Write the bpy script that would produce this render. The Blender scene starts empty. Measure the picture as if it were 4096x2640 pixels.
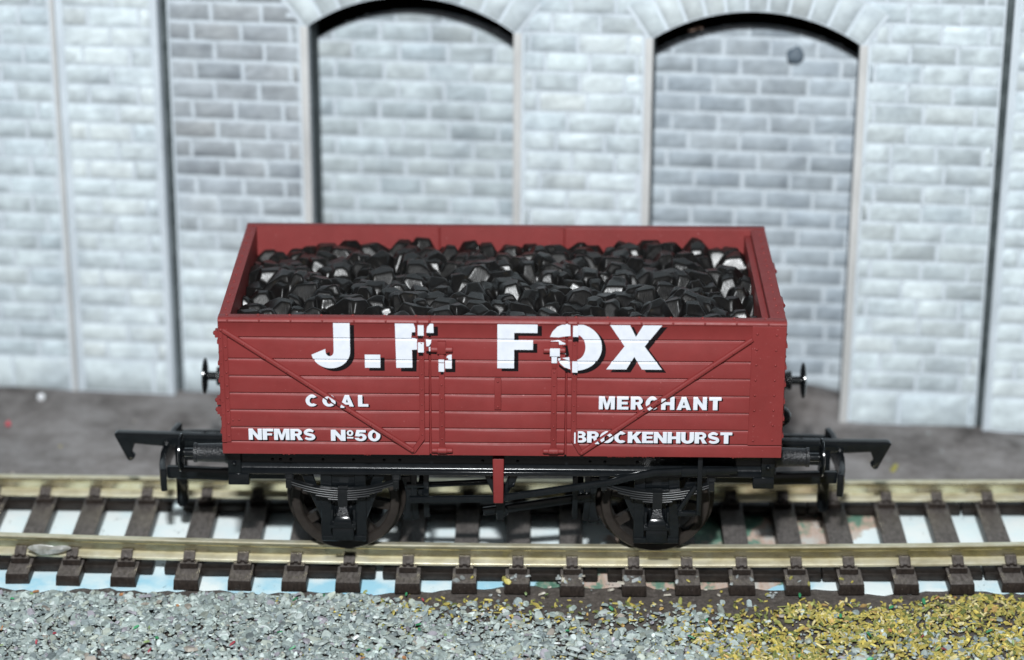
import bpy, bmesh, math, random
import numpy as np
from mathutils import Vector, Matrix
from mathutils.geometry import tessellate_polygon

random.seed(7)
rng = np.random.default_rng(11)
SC = bpy.context.scene
COL = SC.collection
SC.unit_settings.system = 'METRIC'
SC.unit_settings.scale_length = 0.001          # one Blender unit is one millimetre
PI = math.pi

# ------------------------------------------------------------------ camera, light, exposure
cam_d = bpy.data.cameras.new('camera')
cam = bpy.data.objects.new('camera', cam_d)
COL.objects.link(cam)
SC.camera = cam
CP, CPITCH, CYAW, CROLL = Vector((3.50, -282.54, 136.30)), 0.37924, -0.00858, 0.00442
fwd = Vector((math.sin(CYAW) * math.cos(CPITCH), math.cos(CYAW) * math.cos(CPITCH), -math.sin(CPITCH)))
rgt = Vector((math.cos(CYAW), -math.sin(CYAW), 0))
upv = rgt.cross(fwd)
r2 = math.cos(CROLL) * rgt + math.sin(CROLL) * upv
u2 = -math.sin(CROLL) * rgt + math.cos(CROLL) * upv
cam.matrix_world = Matrix(((r2.x, u2.x, -fwd.x, CP.x), (r2.y, u2.y, -fwd.y, CP.y), (r2.z, u2.z, -fwd.z, CP.z), (0, 0, 0, 1)))
cam_d.sensor_width = 36
cam_d.lens = 90.857
cam_d.clip_start = 1
cam_d.clip_end = 5000
cam_d.dof.use_dof = True
cam_d.dof.focus_distance = 294
cam_d.dof.aperture_fstop = 0.0185              # aperture about 5 mm across at this unit scale

world = bpy.data.worlds.new('World')
SC.world = world
world.use_nodes = True
world.node_tree.nodes['Background'].inputs[0].default_value = (0.86, 0.93, 1.0, 1)
world.node_tree.nodes['Background'].inputs[1].default_value = 0.10

ld = bpy.data.lights.new('camera_flash', 'AREA')
ld.shape = 'RECTANGLE'
ld.size, ld.size_y = 18, 11
ld.energy = 1.95e6
ld.color = (0.955, 0.985, 1.0)
flash = bpy.data.objects.new('camera_flash', ld)
COL.objects.link(flash)
flash.location = (-10, -285, 245)
flash.rotation_euler = (Vector((2, 0, 16)) - flash.location).to_track_quat('-Z', 'Y').to_euler()

SC.view_settings.view_transform = 'Standard'
SC.view_settings.look = 'None'
SC.view_settings.exposure = 0
SC.view_settings.gamma = 1
SC.view_settings.use_curve_mapping = False
SC.cycles.max_bounces = 8
SC.cycles.sample_clamp_indirect = 6
SC.cycles.use_denoising = True

# ------------------------------------------------------------------ helpers
def tag(o, label=None, cat=None, group=None, kind=None):
    if label: o['label'] = label
    if cat: o['category'] = cat
    if group: o['group'] = group
    if kind: o['kind'] = kind
    return o

def empty(name, loc=(0, 0, 0), parent=None):
    o = bpy.data.objects.new(name, None)
    o.empty_display_size = 2
    COL.objects.link(o)
    o.location = loc
    if parent: o.parent = parent
    return o

class MB:
    """collects shapes into one mesh; coordinates are those of the parent"""
    def __init__(self):
        self.v, self.f, self.m = [], [], []
    def add(self, vs, fs, mi=0):
        n = len(self.v)
        self.v += [tuple(p) for p in vs]
        self.f += [tuple(i + n for i in f) for f in fs]
        self.m += [mi] * len(fs)
        return self
    def box(self, x0, x1, y0, y1, z0, z1, mi=0):
        vs = [(x0, y0, z0), (x1, y0, z0), (x1, y1, z0), (x0, y1, z0), (x0, y0, z1), (x1, y0, z1), (x1, y1, z1), (x0, y1, z1)]
        return self.add(vs, [(0, 3, 2, 1), (4, 5, 6, 7), (0, 1, 5, 4), (1, 2, 6, 5), (2, 3, 7, 6), (3, 0, 4, 7)], mi)
    def prism(self, poly, y0, y1, mi=0):
        """poly in x,z (any winding), from y0 (front) to y1"""
        a = sum(poly[i][0] * poly[(i + 1) % len(poly)][1] - poly[(i + 1) % len(poly)][0] * poly[i][1] for i in range(len(poly)))
        if a < 0: poly = poly[::-1]
        n = len(poly)
        vs = [(x, y0, z) for x, z in poly] + [(x, y1, z) for x, z in poly]
        fs = [tuple(range(n)), tuple(range(2 * n - 1, n - 1, -1))]
        fs += [(i, i + n, (i + 1) % n + n, (i + 1) % n) for i in range(n)]
        return self.add(vs, fs, mi)
    def extrude_x(self, prof, x0, x1, mi=0):
        """closed profile in y,z"""
        a = sum(prof[i][0] * prof[(i + 1) % len(prof)][1] - prof[(i + 1) % len(prof)][0] * prof[i][1] for i in range(len(prof)))
        if a < 0: prof = prof[::-1]
        n = len(prof)
        vs = [(x0, y, z) for y, z in prof] + [(x1, y, z) for y, z in prof]
        fs = [tuple(range(n - 1, -1, -1)), tuple(range(n, 2 * n))]
        fs += [(i, (i + 1) % n, (i + 1) % n + n, i + n) for i in range(n)]
        return self.add(vs, fs, mi)
    def lathe(self, prof, c, axis='x', n=24, mi=0, close=False):
        """prof: list of (along, radius) round an axis through c"""
        vs, fs = [], []
        for a, r in prof:
            for k in range(n):
                t = 2 * PI * k / n
                p, q = r * math.cos(t), r * math.sin(t)
                if axis == 'x': vs.append((c[0] + a, c[1] + p, c[2] + q))
                elif axis == 'y': vs.append((c[0] + q, c[1] + a, c[2] + p))
                else: vs.append((c[0] + p, c[1] + q, c[2] + a))
        m = len(prof)
        for i in range(m - 1 + (1 if close else 0)):
            i2 = (i + 1) % m
            for k in range(n):
                k2 = (k + 1) % n
                fs.append((i * n + k, i * n + k2, i2 * n + k2, i2 * n + k))
        if not close:
            fs.append(tuple(range(n - 1, -1, -1)))
            fs.append(tuple((m - 1) * n + k for k in range(n)))
        return self.add(vs, fs, mi)
    def bar(self, pts, w, h, up=(0, 0, 1), mi=0):
        """rectangular bar along a polyline, w across, h along up"""
        pts = [Vector(p) for p in pts]
        up = Vector(up)
        vs, fs = [], []
        for i, p in enumerate(pts):
            d = (pts[min(i + 1, len(pts) - 1)] - pts[max(i - 1, 0)]).normalized()
            s = d.cross(up).normalized()
            u = s.cross(d).normalized()
            for a, b in ((-1, -1), (1, -1), (1, 1), (-1, 1)):
                vs.append(p + s * a * w / 2 + u * b * h / 2)
        for i in range(len(pts) - 1):
            for k in range(4):
                k2 = (k + 1) % 4
                fs.append((i * 4 + k, i * 4 + k2, i * 4 + 4 + k2, i * 4 + 4 + k))
        n = len(pts)
        fs += [(3, 2, 1, 0), tuple((n - 1) * 4 + k for k in range(4))]
        return self.add(vs, fs, mi)
    def rivet(self, c, r=0.16, d=(0, -1, 0), mi=0):
        d = Vector(d).normalized()
        a = d.orthogonal().normalized()
        b = d.cross(a)
        c = Vector(c)
        n = 7
        vs = []
        for rr, hh in ((1, 0), (0.78, 0.6)):
            for k in range(n):
                t = 2 * PI * k / n
                vs.append(c + (a * math.cos(t) + b * math.sin(t)) * r * rr + d * r * hh)
        vs.append(c + d * r * 0.95)
        fs = [(k, (k + 1) % n, n + (k + 1) % n, n + k) for k in range(n)] + [(n + k, n + (k + 1) % n, 2 * n) for k in range(n)]
        return self.add(vs, fs, mi)
    def build(self, name, mats, parent=None, bevel=0, seg=2, smooth=True, angle=35, extra=None):
        me = bpy.data.meshes.new(name)
        me.from_pydata(self.v, [], self.f)
        bm = bmesh.new()
        bm.from_mesh(me)
        for f, mi in zip(bm.faces, self.m): f.material_index = mi
        bmesh.ops.recalc_face_normals(bm, faces=bm.faces)
        if bevel:
            es = [e for e in bm.edges if len(e.link_faces) == 2 and e.calc_face_angle(0) > math.radians(28)]
            bmesh.ops.bevel(bm, geom=es, offset=bevel, segments=seg, affect='EDGES', profile=0.5, clamp_overlap=True)
        if extra:
            vv = [bm.verts.new(p) for p in extra.v]
            for f in extra.f:
                bm.faces.new([vv[i] for i in f])
        return finish(bm, name, mats, parent, smooth, angle)

def finish(bm, name, mats, parent=None, smooth=True, angle=35):
    me = bpy.data.meshes.new(name)
    if smooth:
        for f in bm.faces: f.smooth = True
        for e in bm.edges:
            e.smooth = not (len(e.link_faces) != 2 or e.calc_face_angle(0) > math.radians(angle))
    bm.to_mesh(me)
    bm.free()
    for m in (mats if isinstance(mats, (list, tuple)) else [mats]): me.materials.append(m)
    o = bpy.data.objects.new(name, me)
    COL.objects.link(o)
    if parent: o.parent = parent
    return o

# ------------------------------------------------------------------ materials
def nodes(name):
    m = bpy.data.materials.new(name)
    m.use_nodes = True
    nt = m.node_tree
    return m, nt, nt.nodes['Principled BSDF']
def N(nt, t, **k):
    n = nt.nodes.new(t)
    for a, v in k.items():
        if a.startswith('i_'): n.inputs[a[2:].replace('_', ' ')].default_value = v
        else: setattr(n, a, v)
    return n
def noise(nt, scale, detail=4, rough=0.55, coord='Object', stretch=None):
    tc = N(nt, 'ShaderNodeTexCoord')
    n = N(nt, 'ShaderNodeTexNoise')
    n.inputs['Scale'].default_value = scale
    n.inputs['Detail'].default_value = detail
    n.inputs['Roughness'].default_value = rough
    if stretch:
        mp = N(nt, 'ShaderNodeMapping')
        mp.inputs['Scale'].default_value = stretch
        nt.links.new(tc.outputs[coord], mp.inputs[0])
        nt.links.new(mp.outputs[0], n.inputs['Vector'])
    else:
        nt.links.new(tc.outputs[coord], n.inputs['Vector'])
    return n
def ramp(nt, src, stops):
    r = N(nt, 'ShaderNodeValToRGB')
    el = r.color_ramp.elements
    while len(el) > 1: el.remove(el[-1])
    el[0].position, el[0].color = stops[0][0], (*stops[0][1], 1)
    for p, c in stops[1:]:
        e = el.new(p)
        e.color = (*c, 1)
    nt.links.new(src, r.inputs[0])
    return r
def bump(nt, bs, src, strength, dist):
    b = N(nt, 'ShaderNodeBump')
    b.inputs['Strength'].default_value = strength
    b.inputs['Distance'].default_value = dist
    nt.links.new(src, b.inputs['Height'])
    nt.links.new(b.outputs[0], bs.inputs['Normal'])
def plain(name, c1, c2, scale, rough, spec=0.5, metal=0, bump_s=0.0, bump_d=0.05, bscale=None, stretch=None, rough2=None):
    m, nt, bs = nodes(name)
    n = noise(nt, scale, 5, 0.6, stretch=stretch)
    r = ramp(nt, n.outputs[0], [(0.3, c1), (0.7, c2)])
    nt.links.new(r.outputs[0], bs.inputs['Base Color'])
    bs.inputs['Roughness'].default_value = rough
    if rough2 is not None:
        n3 = noise(nt, scale * 3.1, 4, 0.6)
        rr = ramp(nt, n3.outputs[0], [(0.35, (rough,) * 3), (0.7, (rough2,) * 3)])
        nt.links.new(rr.outputs[0], bs.inputs['Roughness'])
    bs.inputs['Metallic'].default_value = metal
    bs.inputs['Specular IOR Level'].default_value = spec
    if bump_s:
        n2 = noise(nt, bscale or scale * 4, 3, 0.6)
        bump(nt, bs, n2.outputs[0], bump_s, bump_d)
    return m

M = {}
M['red'] = plain('red_oxide_plastic', (0.177, 0.0246, 0.0236), (0.206, 0.0290, 0.0282), 0.35, 0.47, 0.36, bump_s=0.3, bump_d=0.03, bscale=6, rough2=0.56)
def specks(m, scale, lo, hi, col):
    nt = m.node_tree
    bs = nt.nodes['Principled BSDF']
    src = bs.inputs['Base Color'].links[0].from_socket
    n = noise(nt, scale, 2, 0.5)
    r = ramp(nt, n.outputs[0], [(lo, (0, 0, 0)), (hi, (1, 1, 1))])
    mx = N(nt, 'ShaderNodeMix', data_type='RGBA')
    nt.links.new(r.outputs[0], mx.inputs[0])
    nt.links.new(src, mx.inputs[6])
    mx.inputs[7].default_value = (*col, 1)
    nt.links.new(mx.outputs[2], bs.inputs['Base Color'])
specks(M['red'], 4.0, 0.71, 0.78, (0.36, 0.12, 0.12))
M['black'] = plain('black_plastic', (0.0045, 0.0058, 0.007), (0.008, 0.0095, 0.011), 0.7, 0.15, 0.42, bump_s=0.04, bump_d=0.02, bscale=6, rough2=0.22)
M['spring'] = plain('black_spring_plastic', (0.006, 0.007, 0.008), (0.010, 0.011, 0.012), 1, 0.30, 0.42)
M['grit'] = plain('black_grainy_plastic', (0.010, 0.011, 0.013), (0.018, 0.019, 0.021), 2, 0.24, 0.5, bump_s=1.0, bump_d=0.1, bscale=6)
M['wheel'] = plain('dark_wheel_plastic', (0.016, 0.013, 0.0112), (0.030, 0.0245, 0.021), 0.8, 0.42, 0.3, rough2=0.55)
M['white'] = plain('white_print', (0.60, 0.635, 0.70), (0.68, 0.71, 0.765), 1.2, 0.5, 0.3, bump_s=0.15, bump_d=0.02, bscale=8)
M['ink'] = plain('black_print', (0.005, 0.004, 0.005), (0.010, 0.008, 0.009), 1, 0.45, 0.15)
M['sleeper'] = None
def mat_sleeper():
    """dark brown moulded plastic with wood grain; dust lies on the upward faces"""
    m, nt, bs = nodes('sleeper_plastic')
    n = noise(nt, 1.3, 5, 0.6, stretch=(2.4, 0.35, 1))
    base = ramp(nt, n.outputs[0], [(0.3, (0.014, 0.0105, 0.009)), (0.7, (0.034, 0.026, 0.022))])
    g = N(nt, 'ShaderNodeNewGeometry')
    sp_ = N(nt, 'ShaderNodeSeparateXYZ')
    nt.links.new(g.outputs['True Normal'], sp_.inputs[0])
    mr = N(nt, 'ShaderNodeMapRange')
    mr.inputs['From Min'].default_value = .45
    mr.inputs['From Max'].default_value = .9
    nt.links.new(sp_.outputs['Z'], mr.inputs['Value'])
    nd = noise(nt, 1.6, 6, 0.75, stretch=(1.6, 0.6, 1))
    dd = ramp(nt, nd.outputs[0], [(0.32, (.15,) * 3), (0.68, (.95,) * 3)])
    mu = N(nt, 'ShaderNodeMath', operation='MULTIPLY')
    nt.links.new(mr.outputs[0], mu.inputs[0])
    nt.links.new(dd.outputs[0], mu.inputs[1])
    mx = N(nt, 'ShaderNodeMix', data_type='RGBA')
    nt.links.new(mu.outputs[0], mx.inputs[0])
    nt.links.new(base.outputs[0], mx.inputs[6])
    mx.inputs[7].default_value = (0.165, 0.148, 0.138, 1)
    # fine pale specks
    ns = noise(nt, 7.0, 2, 0.5)
    sk = ramp(nt, ns.outputs[0], [(0.70, (0, 0, 0)), (0.76, (.16, .15, .145))])
    ad = N(nt, 'ShaderNodeMix', data_type='RGBA', blend_type='ADD')
    ad.inputs[0].default_value = 1
    nt.links.new(mx.outputs[2], ad.inputs[6])
    nt.links.new(sk.outputs[0], ad.inputs[7])
    nt.links.new(ad.outputs[2], bs.inputs['Base Color'])
    bs.inputs['Roughness'].default_value = 0.38
    bs.inputs['Specular IOR Level'].default_value = 0.22
    n2 = noise(nt, 2.6, 3, 0.6, stretch=(2.4, 0.4, 1))
    bump(nt, bs, n2.outputs[0], 0.6, 0.12)
    return m
M['sleeper'] = mat_sleeper()
M['web'] = plain('web_plastic', (0.011, 0.009, 0.008), (0.026, 0.021, 0.018), 1.1, 0.4, 0.25, bump_s=.4, bump_d=.1, bscale=2)

def mat_coal():
    m, nt, bs = nodes('gloss_black_coal')
    n = noise(nt, 1.1, 4, 0.6)
    r = ramp(nt, n.outputs[0], [(0.35, (0.0045, 0.0043, 0.0045)), (0.62, (0.008, 0.0075, 0.007)), (0.78, (0.019, 0.015, 0.010))])
    nt.links.new(r.outputs[0], bs.inputs['Base Color'])
    n3 = noise(nt, 0.7, 3, 0.5)
    rr = ramp(nt, n3.outputs[0], [(0.35, (0.27,) * 3), (0.65, (0.35,) * 3)])
    nt.links.new(rr.outputs[0], bs.inputs['Roughness'])
    bs.inputs['Specular IOR Level'].default_value = 0.34
    n2 = noise(nt, 2.4, 4, 0.62, stretch=(2.6, 1.0, 0.6))
    bump(nt, bs, n2.outputs[0], 0.13, 0.12)
    return m
M['coal'] = mat_coal()

def mat_rail(name, c1, c2, c3, metal, r1, r2_):
    m, nt, bs = nodes(name)
    n = noise(nt, 0.6, 5, 0.65, stretch=(0.7, 1.2, 1.2))
    r = ramp(nt, n.outputs[0], [(0.32, c1), (0.5, c2), (0.68, c3)])
    nt.links.new(r.outputs[0], bs.inputs['Base Color'])
    bs.inputs['Metallic'].default_value = metal
    n2 = noise(nt, 0.45, 4, 0.6, stretch=(0.6, 1, 1))
    rr = ramp(nt, n2.outputs[0], [(0.3, (r1,) * 3), (0.7, (r2_,) * 3)])
    nt.links.new(rr.outputs[0], bs.inputs['Roughness'])
    n3 = noise(nt, 1.4, 4, 0.7, stretch=(0.5, 1.6, 1.6))
    bump(nt, bs, n3.outputs[0], 0.05, 0.03)
    return m
M['rail_web'] = mat_rail('tarnished_rail_side', (0.52, 0.46, 0.28), (0.66, 0.60, 0.40), (0.75, 0.70, 0.50), 0.94, .16, .28)
M['rail'] = mat_rail('nickel_silver_rail', (0.58, 0.52, 0.35), (0.70, 0.65, 0.47), (0.79, 0.755, 0.60), 0.66, .30, .44)

def mat_attr(name, scale, amount, rough, spec=0.3, bs_=0.0, bscale=3, stain=None):
    """colour from the mesh's own colour attribute (each stone or flake has its colour), mottled"""
    m, nt, bs = nodes(name)
    a = N(nt, 'ShaderNodeAttribute', attribute_name='tint')
    n = noise(nt, scale, 5, 0.65)
    r = ramp(nt, n.outputs[0], [(0.3, (1 - amount,) * 3), (0.65, (1 + amount * 0.4,) * 3)])
    mx = N(nt, 'ShaderNodeMix', data_type='RGBA', blend_type='MULTIPLY')
    mx.inputs[0].default_value = 1
    nt.links.new(a.outputs['Color'], mx.inputs[6])
    nt.links.new(r.outputs[0], mx.inputs[7])
    last = mx.outputs[2]
    if stain:       # broad uneven weathering printed across the card
        n5 = noise(nt, stain, 5, 0.62)
        r5 = ramp(nt, n5.outputs[0], [(0.32, (.80, .81, .83)), (0.5, (.96, .96, .96)), (0.66, (1.06, 1.06, 1.05))])
        m5 = N(nt, 'ShaderNodeMix', data_type='RGBA', blend_type='MULTIPLY')
        m5.inputs[0].default_value = 1
        nt.links.new(last, m5.inputs[6])
        nt.links.new(r5.outputs[0], m5.inputs[7])
        last = m5.outputs[2]
    nt.links.new(last, bs.inputs['Base Color'])
    bs.inputs['Roughness'].default_value = rough
    bs.inputs['Specular IOR Level'].default_value = spec
    if bs_:
        n2 = noise(nt, bscale, 4, 0.6)
        bump(nt, bs, n2.outputs[0], bs_, 0.15)
    return m
M['stone'] = mat_attr('grey_stone_card', 0.55, 0.20, 0.75, 0.2, 0.35, 1.6, stain=0.13)
M['flake'] = mat_attr('slate_flake', 1.5, 0.25, 0.5, 0.4)
M['flock'] = mat_attr('yellow_flock', 2.0, 0.25, 0.6, 0.3)
M['mortar'] = plain('pale_mortar', (0.53, 0.59, 0.64), (0.64, 0.705, 0.76), 0.12, 0.8, 0.2)
M['edge'] = plain('card_edge', (0.47, 0.475, 0.47), (0.60, 0.605, 0.60), 0.5, 0.8, 0.2, stretch=(1, 1, 0.3))
M['dark_edge'] = plain('dark_card_edge', (0.030, 0.040, 0.043), (0.10, 0.12, 0.125), 0.4, 0.8, 0.2)
M['soffit'] = plain('shade_black_edge', (0.006, 0.005, 0.003), (0.014, 0.011, 0.005), 0.6, 0.9, 0.02)  # near-black for the arch underside and the board standing for its shade

def mat_ground():
    m, nt, bs = nodes('painted_scenery_board')
    tc = N(nt, 'ShaderNodeTexCoord')
    sep = N(nt, 'ShaderNodeSeparateXYZ')
    nt.links.new(tc.outputs['Object'], sep.inputs[0])
    n = noise(nt, 0.11, 8, 0.7)
    back = ramp(nt, n.outputs[0], [(0.36, (0.070, 0.060, 0.056)), (0.48, (0.175, 0.160, 0.154)), (0.62, (0.275, 0.260, 0.256))])
    n2 = noise(nt, 1.7, 6, 0.7)
    front = ramp(nt, n2.outputs[0], [(0.3, (0.040, 0.033, 0.029)), (0.58, (0.100, 0.085, 0.076)), (0.76, (0.24, 0.215, 0.20))])
    mr = N(nt, 'ShaderNodeMapRange')
    mr.inputs['From Min'].default_value = -4
    mr.inputs['From Max'].default_value = 14
    nt.links.new(sep.outputs['Y'], mr.inputs['Value'])
    mx = N(nt, 'ShaderNodeMix', data_type='RGBA')
    nt.links.new(mr.outputs[0], mx.inputs[0])
    nt.links.new(front.outputs[0], mx.inputs[6])
    nt.links.new(back.outputs[0], mx.inputs[7])
    nt.links.new(mx.outputs[2], bs.inputs['Base Color'])
    bs.inputs['Roughness'].default_value = 0.7
    n3 = noise(nt, 3.0, 5, 0.7)
    bump(nt, bs, n3.outputs[0], 0.6, 0.25)
    return m
M['ground'] = mat_ground()

def mat_paper():
    m, nt, bs = nodes('printed_blue_paper')
    tc = N(nt, 'ShaderNodeTexCoord')
    sep = N(nt, 'ShaderNodeSeparateXYZ')
    nt.links.new(tc.outputs['Object'], sep.inputs[0])
    n = noise(nt, 0.10, 4, 0.6)
    blue = ramp(nt, n.outputs[0], [(0.40, (0.40, 0.72, 0.88)), (0.52, (0.70, 0.88, 0.94)), (0.6, (0.86, 0.95, 0.96))])
    n2 = noise(nt, 0.16, 5, 0.7, stretch=(1.0, 0.6, 1))
    print_ = ramp(nt, n2.outputs[0], [(0.38, (0.06, 0.16, 0.11)), (0.48, (0.17, 0.30, 0.23)), (0.54, (0.58, 0.42, 0.34)), (0.66, (0.62, 0.62, 0.58))])
    # printed landscape patch right of the middle
    nx = noise(nt, 0.22, 4, 0.7)
    ad = N(nt, 'ShaderNodeMath', operation='MULTIPLY_ADD')
    ad.inputs[1].default_value = 12
    nt.links.new(nx.outputs[0], ad.inputs[0])
    sk = N(nt, 'ShaderNodeMath', operation='MULTIPLY_ADD')
    sk.inputs[1].default_value = -.8
    nt.links.new(sep.outputs['Y'], sk.inputs[0])
    nt.links.new(sep.outputs['X'], sk.inputs[2])
    nt.links.new(sk.outputs[0], ad.inputs[2])
    r1 = N(nt, 'ShaderNodeMapRange')
    r1.inputs['From Min'].default_value = 17.5
    r1.inputs['From Max'].default_value = 18.2
    nt.links.new(ad.outputs[0], r1.inputs['Value'])
    r2_ = N(nt, 'ShaderNodeMapRange')
    r2_.inputs['From Min'].default_value = 47.5
    r2_.inputs['From Max'].default_value = 46.8
    nt.links.new(ad.outputs[0], r2_.inputs['Value'])
    mu = N(nt, 'ShaderNodeMath', operation='MULTIPLY')
    nt.links.new(r1.outputs[0], mu.inputs[0])
    nt.links.new(r2_.outputs[0], mu.inputs[1])
    # a paler area in the middle of the track, a bluer one along the near edge
    ry = N(nt, 'ShaderNodeMapRange')
    ry.inputs['From Min'].default_value = -10.5
    ry.inputs['From Max'].default_value = -7.0
    nt.links.new(sep.outputs['Y'], ry.inputs['Value'])
    pale = N(nt, 'ShaderNodeMix', data_type='RGBA')
    nt.links.new(ry.outputs[0], pale.inputs[0])
    nt.links.new(blue.outputs[0], pale.inputs[6])
    n5 = noise(nt, 0.2, 3, 0.6)
    pw = ramp(nt, n5.outputs[0], [(0.35, (0.80, 0.94, 0.97)), (0.6, (0.90, 0.97, 0.97))])
    nt.links.new(pw.outputs[0], pale.inputs[7])
    mx = N(nt, 'ShaderNodeMix', data_type='RGBA')
    nt.links.new(mu.outputs[0], mx.inputs[0])
    nt.links.new(pale.outputs[2], mx.inputs[6])
    nt.links.new(print_.outputs[0], mx.inputs[7])
    # scratches and dirt
    n4 = noise(nt, 0.55, 6, 0.75, stretch=(1.2, 0.5, 1))
    dirt = ramp(nt, n4.outputs[0], [(0.30, (0.35, 0.36, 0.36)), (0.38, (1, 1, 1))])
    mm = N(nt, 'ShaderNodeMix', data_type='RGBA', blend_type='MULTIPLY')
    mm.inputs[0].default_value = 1
    nt.links.new(mx.outputs[2], mm.inputs[6])
    nt.links.new(dirt.outputs[0], mm.inputs[7])
    nt.links.new(mm.outputs[2], bs.inputs['Base Color'])
    bs.inputs['Roughness'].default_value = 0.45
    return m
M['paper'] = mat_paper()

# ------------------------------------------------------------------ ground
ZG = -4.5
def ground_height(x, y):
    """gentle lumps; the front bank of ballast rises a little"""
    h = 0.25 * np.sin(x * 0.13 + 0.4) * np.sin(y * 0.21 + 1.0) + 0.18 * np.sin(x * 0.37 + y * 0.29)
    h = h * np.clip((np.abs(y + 1) - 11) / 8, 0, 1)
    h += 2.2 * np.exp(-(((x - 41) / 6) ** 2 + ((y - 45) / 4.5) ** 2))
    h += 0.5 * np.exp(-((y - 47 + 0.1 * x) / 3) ** 2)
    return h
xs = np.concatenate([np.linspace(-600, -82, 14), np.arange(-80, 80.1, 1.0), np.linspace(82, 600, 14)])
ys = np.concatenate([np.linspace(-420, -62, 12), np.arange(-60, 70.1, 1.0), np.linspace(74, 160, 6)])
X, Y = np.meshgrid(xs, ys)
Z = ZG + ground_height(X, Y) - 0.06
vs = np.stack([X, Y, Z], -1).reshape(-1, 3)
nx = len(xs)
fs = [(j * nx + i, j * nx + i + 1, (j + 1) * nx + i + 1, (j + 1) * nx + i) for j in range(len(ys) - 1) for i in range(nx - 1)]
me = bpy.data.meshes.new('ground')
me.from_pydata(vs.tolist(), [], fs)
me.materials.append(M['ground'])
for p_ in me.polygons: p_.use_smooth = True
ground = bpy.data.objects.new('ground', me)
COL.objects.link(ground)
tag(ground, kind='structure')
ground['label'] = 'grey brown painted board under the track and wall'

# ------------------------------------------------------------------ printed paper under the track
def ragged_sheet():
    xs_ = np.arange(-100, 100.01, 1.0)
    front = -12.75 + 0.35 * np.sin(xs_ * 0.5) + 0.25 * np.sin(xs_ * 1.9 + 1) + rng.normal(0, 0.12, len(xs_))
    front += 1.6 * np.clip((xs_ + 9) / 8, 0, 1) * np.clip((44 - xs_) / 6, 0, 1)
    front += 1.3 * np.clip((xs_ - 42) / 6, 0, 1)
    front -= 0.4 * np.exp(-((xs_ + 25) / 8) ** 2)
    back = 11.0 + 0.3 * np.sin(xs_ * 0.4) + rng.normal(0, 0.1, len(xs_))
    mb = MB()
    n = len(xs_)
    t = 0.05
    rows = 8
    vs = []
    for z in (ZG + 0.14, ZG + 0.02):
        for j in range(rows + 1):
            for i in range(n):
                vs.append((xs_[i], front[i] + (back[i] - front[i]) * j / rows, z))
    L = (rows + 1) * n
    fs = []
    for j in range(rows):
        for i in range(n - 1):
            a = j * n + i
            fs.append((a, a + 1, a + n + 1, a + n))
            fs.append((L + a, L + a + n, L + a + n + 1, L + a + 1))
    for i in range(n - 1):
        fs.append((i, L + i, L + i + 1, i + 1))
        a = rows * n + i
        fs.append((a, a + 1, L + a + 1, L + a))
    mb.add(vs, fs)
    return mb.build('paper_sheet', M['paper'], smooth=False)
tag(ragged_sheet(), 'pale blue printed paper lying on the board between and under the sleepers', 'paper')

# ------------------------------------------------------------------ railway track
def yF(x): return -8.45 + ((x - 4) ** 2) / 2150.0       # inner edge of the near rail
def yB(x): return 8.55 + ((x + 18) ** 2) / 6500.0       # inner edge of the far rail
track = empty('railway_track')
tag(track, 'model railway track of brassy rails on dark brown plastic sleepers under the wagon', 'railway track')

def rail(fy, side):
    """bullhead-ish flat bottom rail, side -1 = near rail (foot centre lies outward)"""
    xs_ = np.arange(-102, 102.1, 2.0)
    hw, fw, ww = 0.45, 1.1, 0.22
    prof = [(-hw, -0.14), (-hw + 0.03, -0.06), (-hw + 0.11, 0.0), (hw - 0.11, 0.0), (hw - 0.03, -0.06), (hw, -0.14), (hw, -0.5), (ww, -0.72), (ww, -1.62), (fw - .03, -2.02), (fw, -2.06), (fw, -2.32), (-fw, -2.32), (-fw, -2.06), (-fw + .03, -2.02), (-ww, -1.62), (-ww, -0.72), (-hw, -0.5)]
    vs, fs = [], []
    n = len(prof)
    for x in xs_:
        c = fy(x) + side * hw
        for y, z in prof: vs.append((x, c + y, z))
    for i in range(len(xs_) - 1):
        for k in range(n):
            k2 = (k + 1) % n
            fs.append((i * n + k, i * n + k2, (i + 1) * n + k2, (i + 1) * n + k))
    fs += [tuple(range(n)), tuple((len(xs_) - 1) * n + k for k in range(n))]
    mb = MB().add(vs, fs)
    dull = {5, 6, 7, 15, 16, 17}
    mb.m = [1 if (k % n) in dull and k < n * (len(xs_) - 1) else 0 for k in range(len(fs))]
    return mb.build('rail', [M['rail'], M['rail_web']], track, smooth=True, angle=30)
rail(yF, -1)
rail(yB, 1)

SX = [-57.0, -50.8, -44.3, -36.85, -30.5, -24.2, -17.9, -10.95, -4.3, 1.98, 8.35, 15.6, 21.85, 28.3, 34.75, 40.95, 47.6, 53.9, 60.2]
while SX[0] > -98: SX.insert(0, SX[0] - (6.3 if len(SX) % 4 else 7.1))
while SX[-1] < 98: SX.append(SX[-1] + (6.3 if len(SX) % 4 else 7.1))
WEBGAPS = [(-44.3, -36.85), (-17.9, -10.95), (8.35, 15.6), (34.75, 40.95), (53.9, 60.2)]

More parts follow.
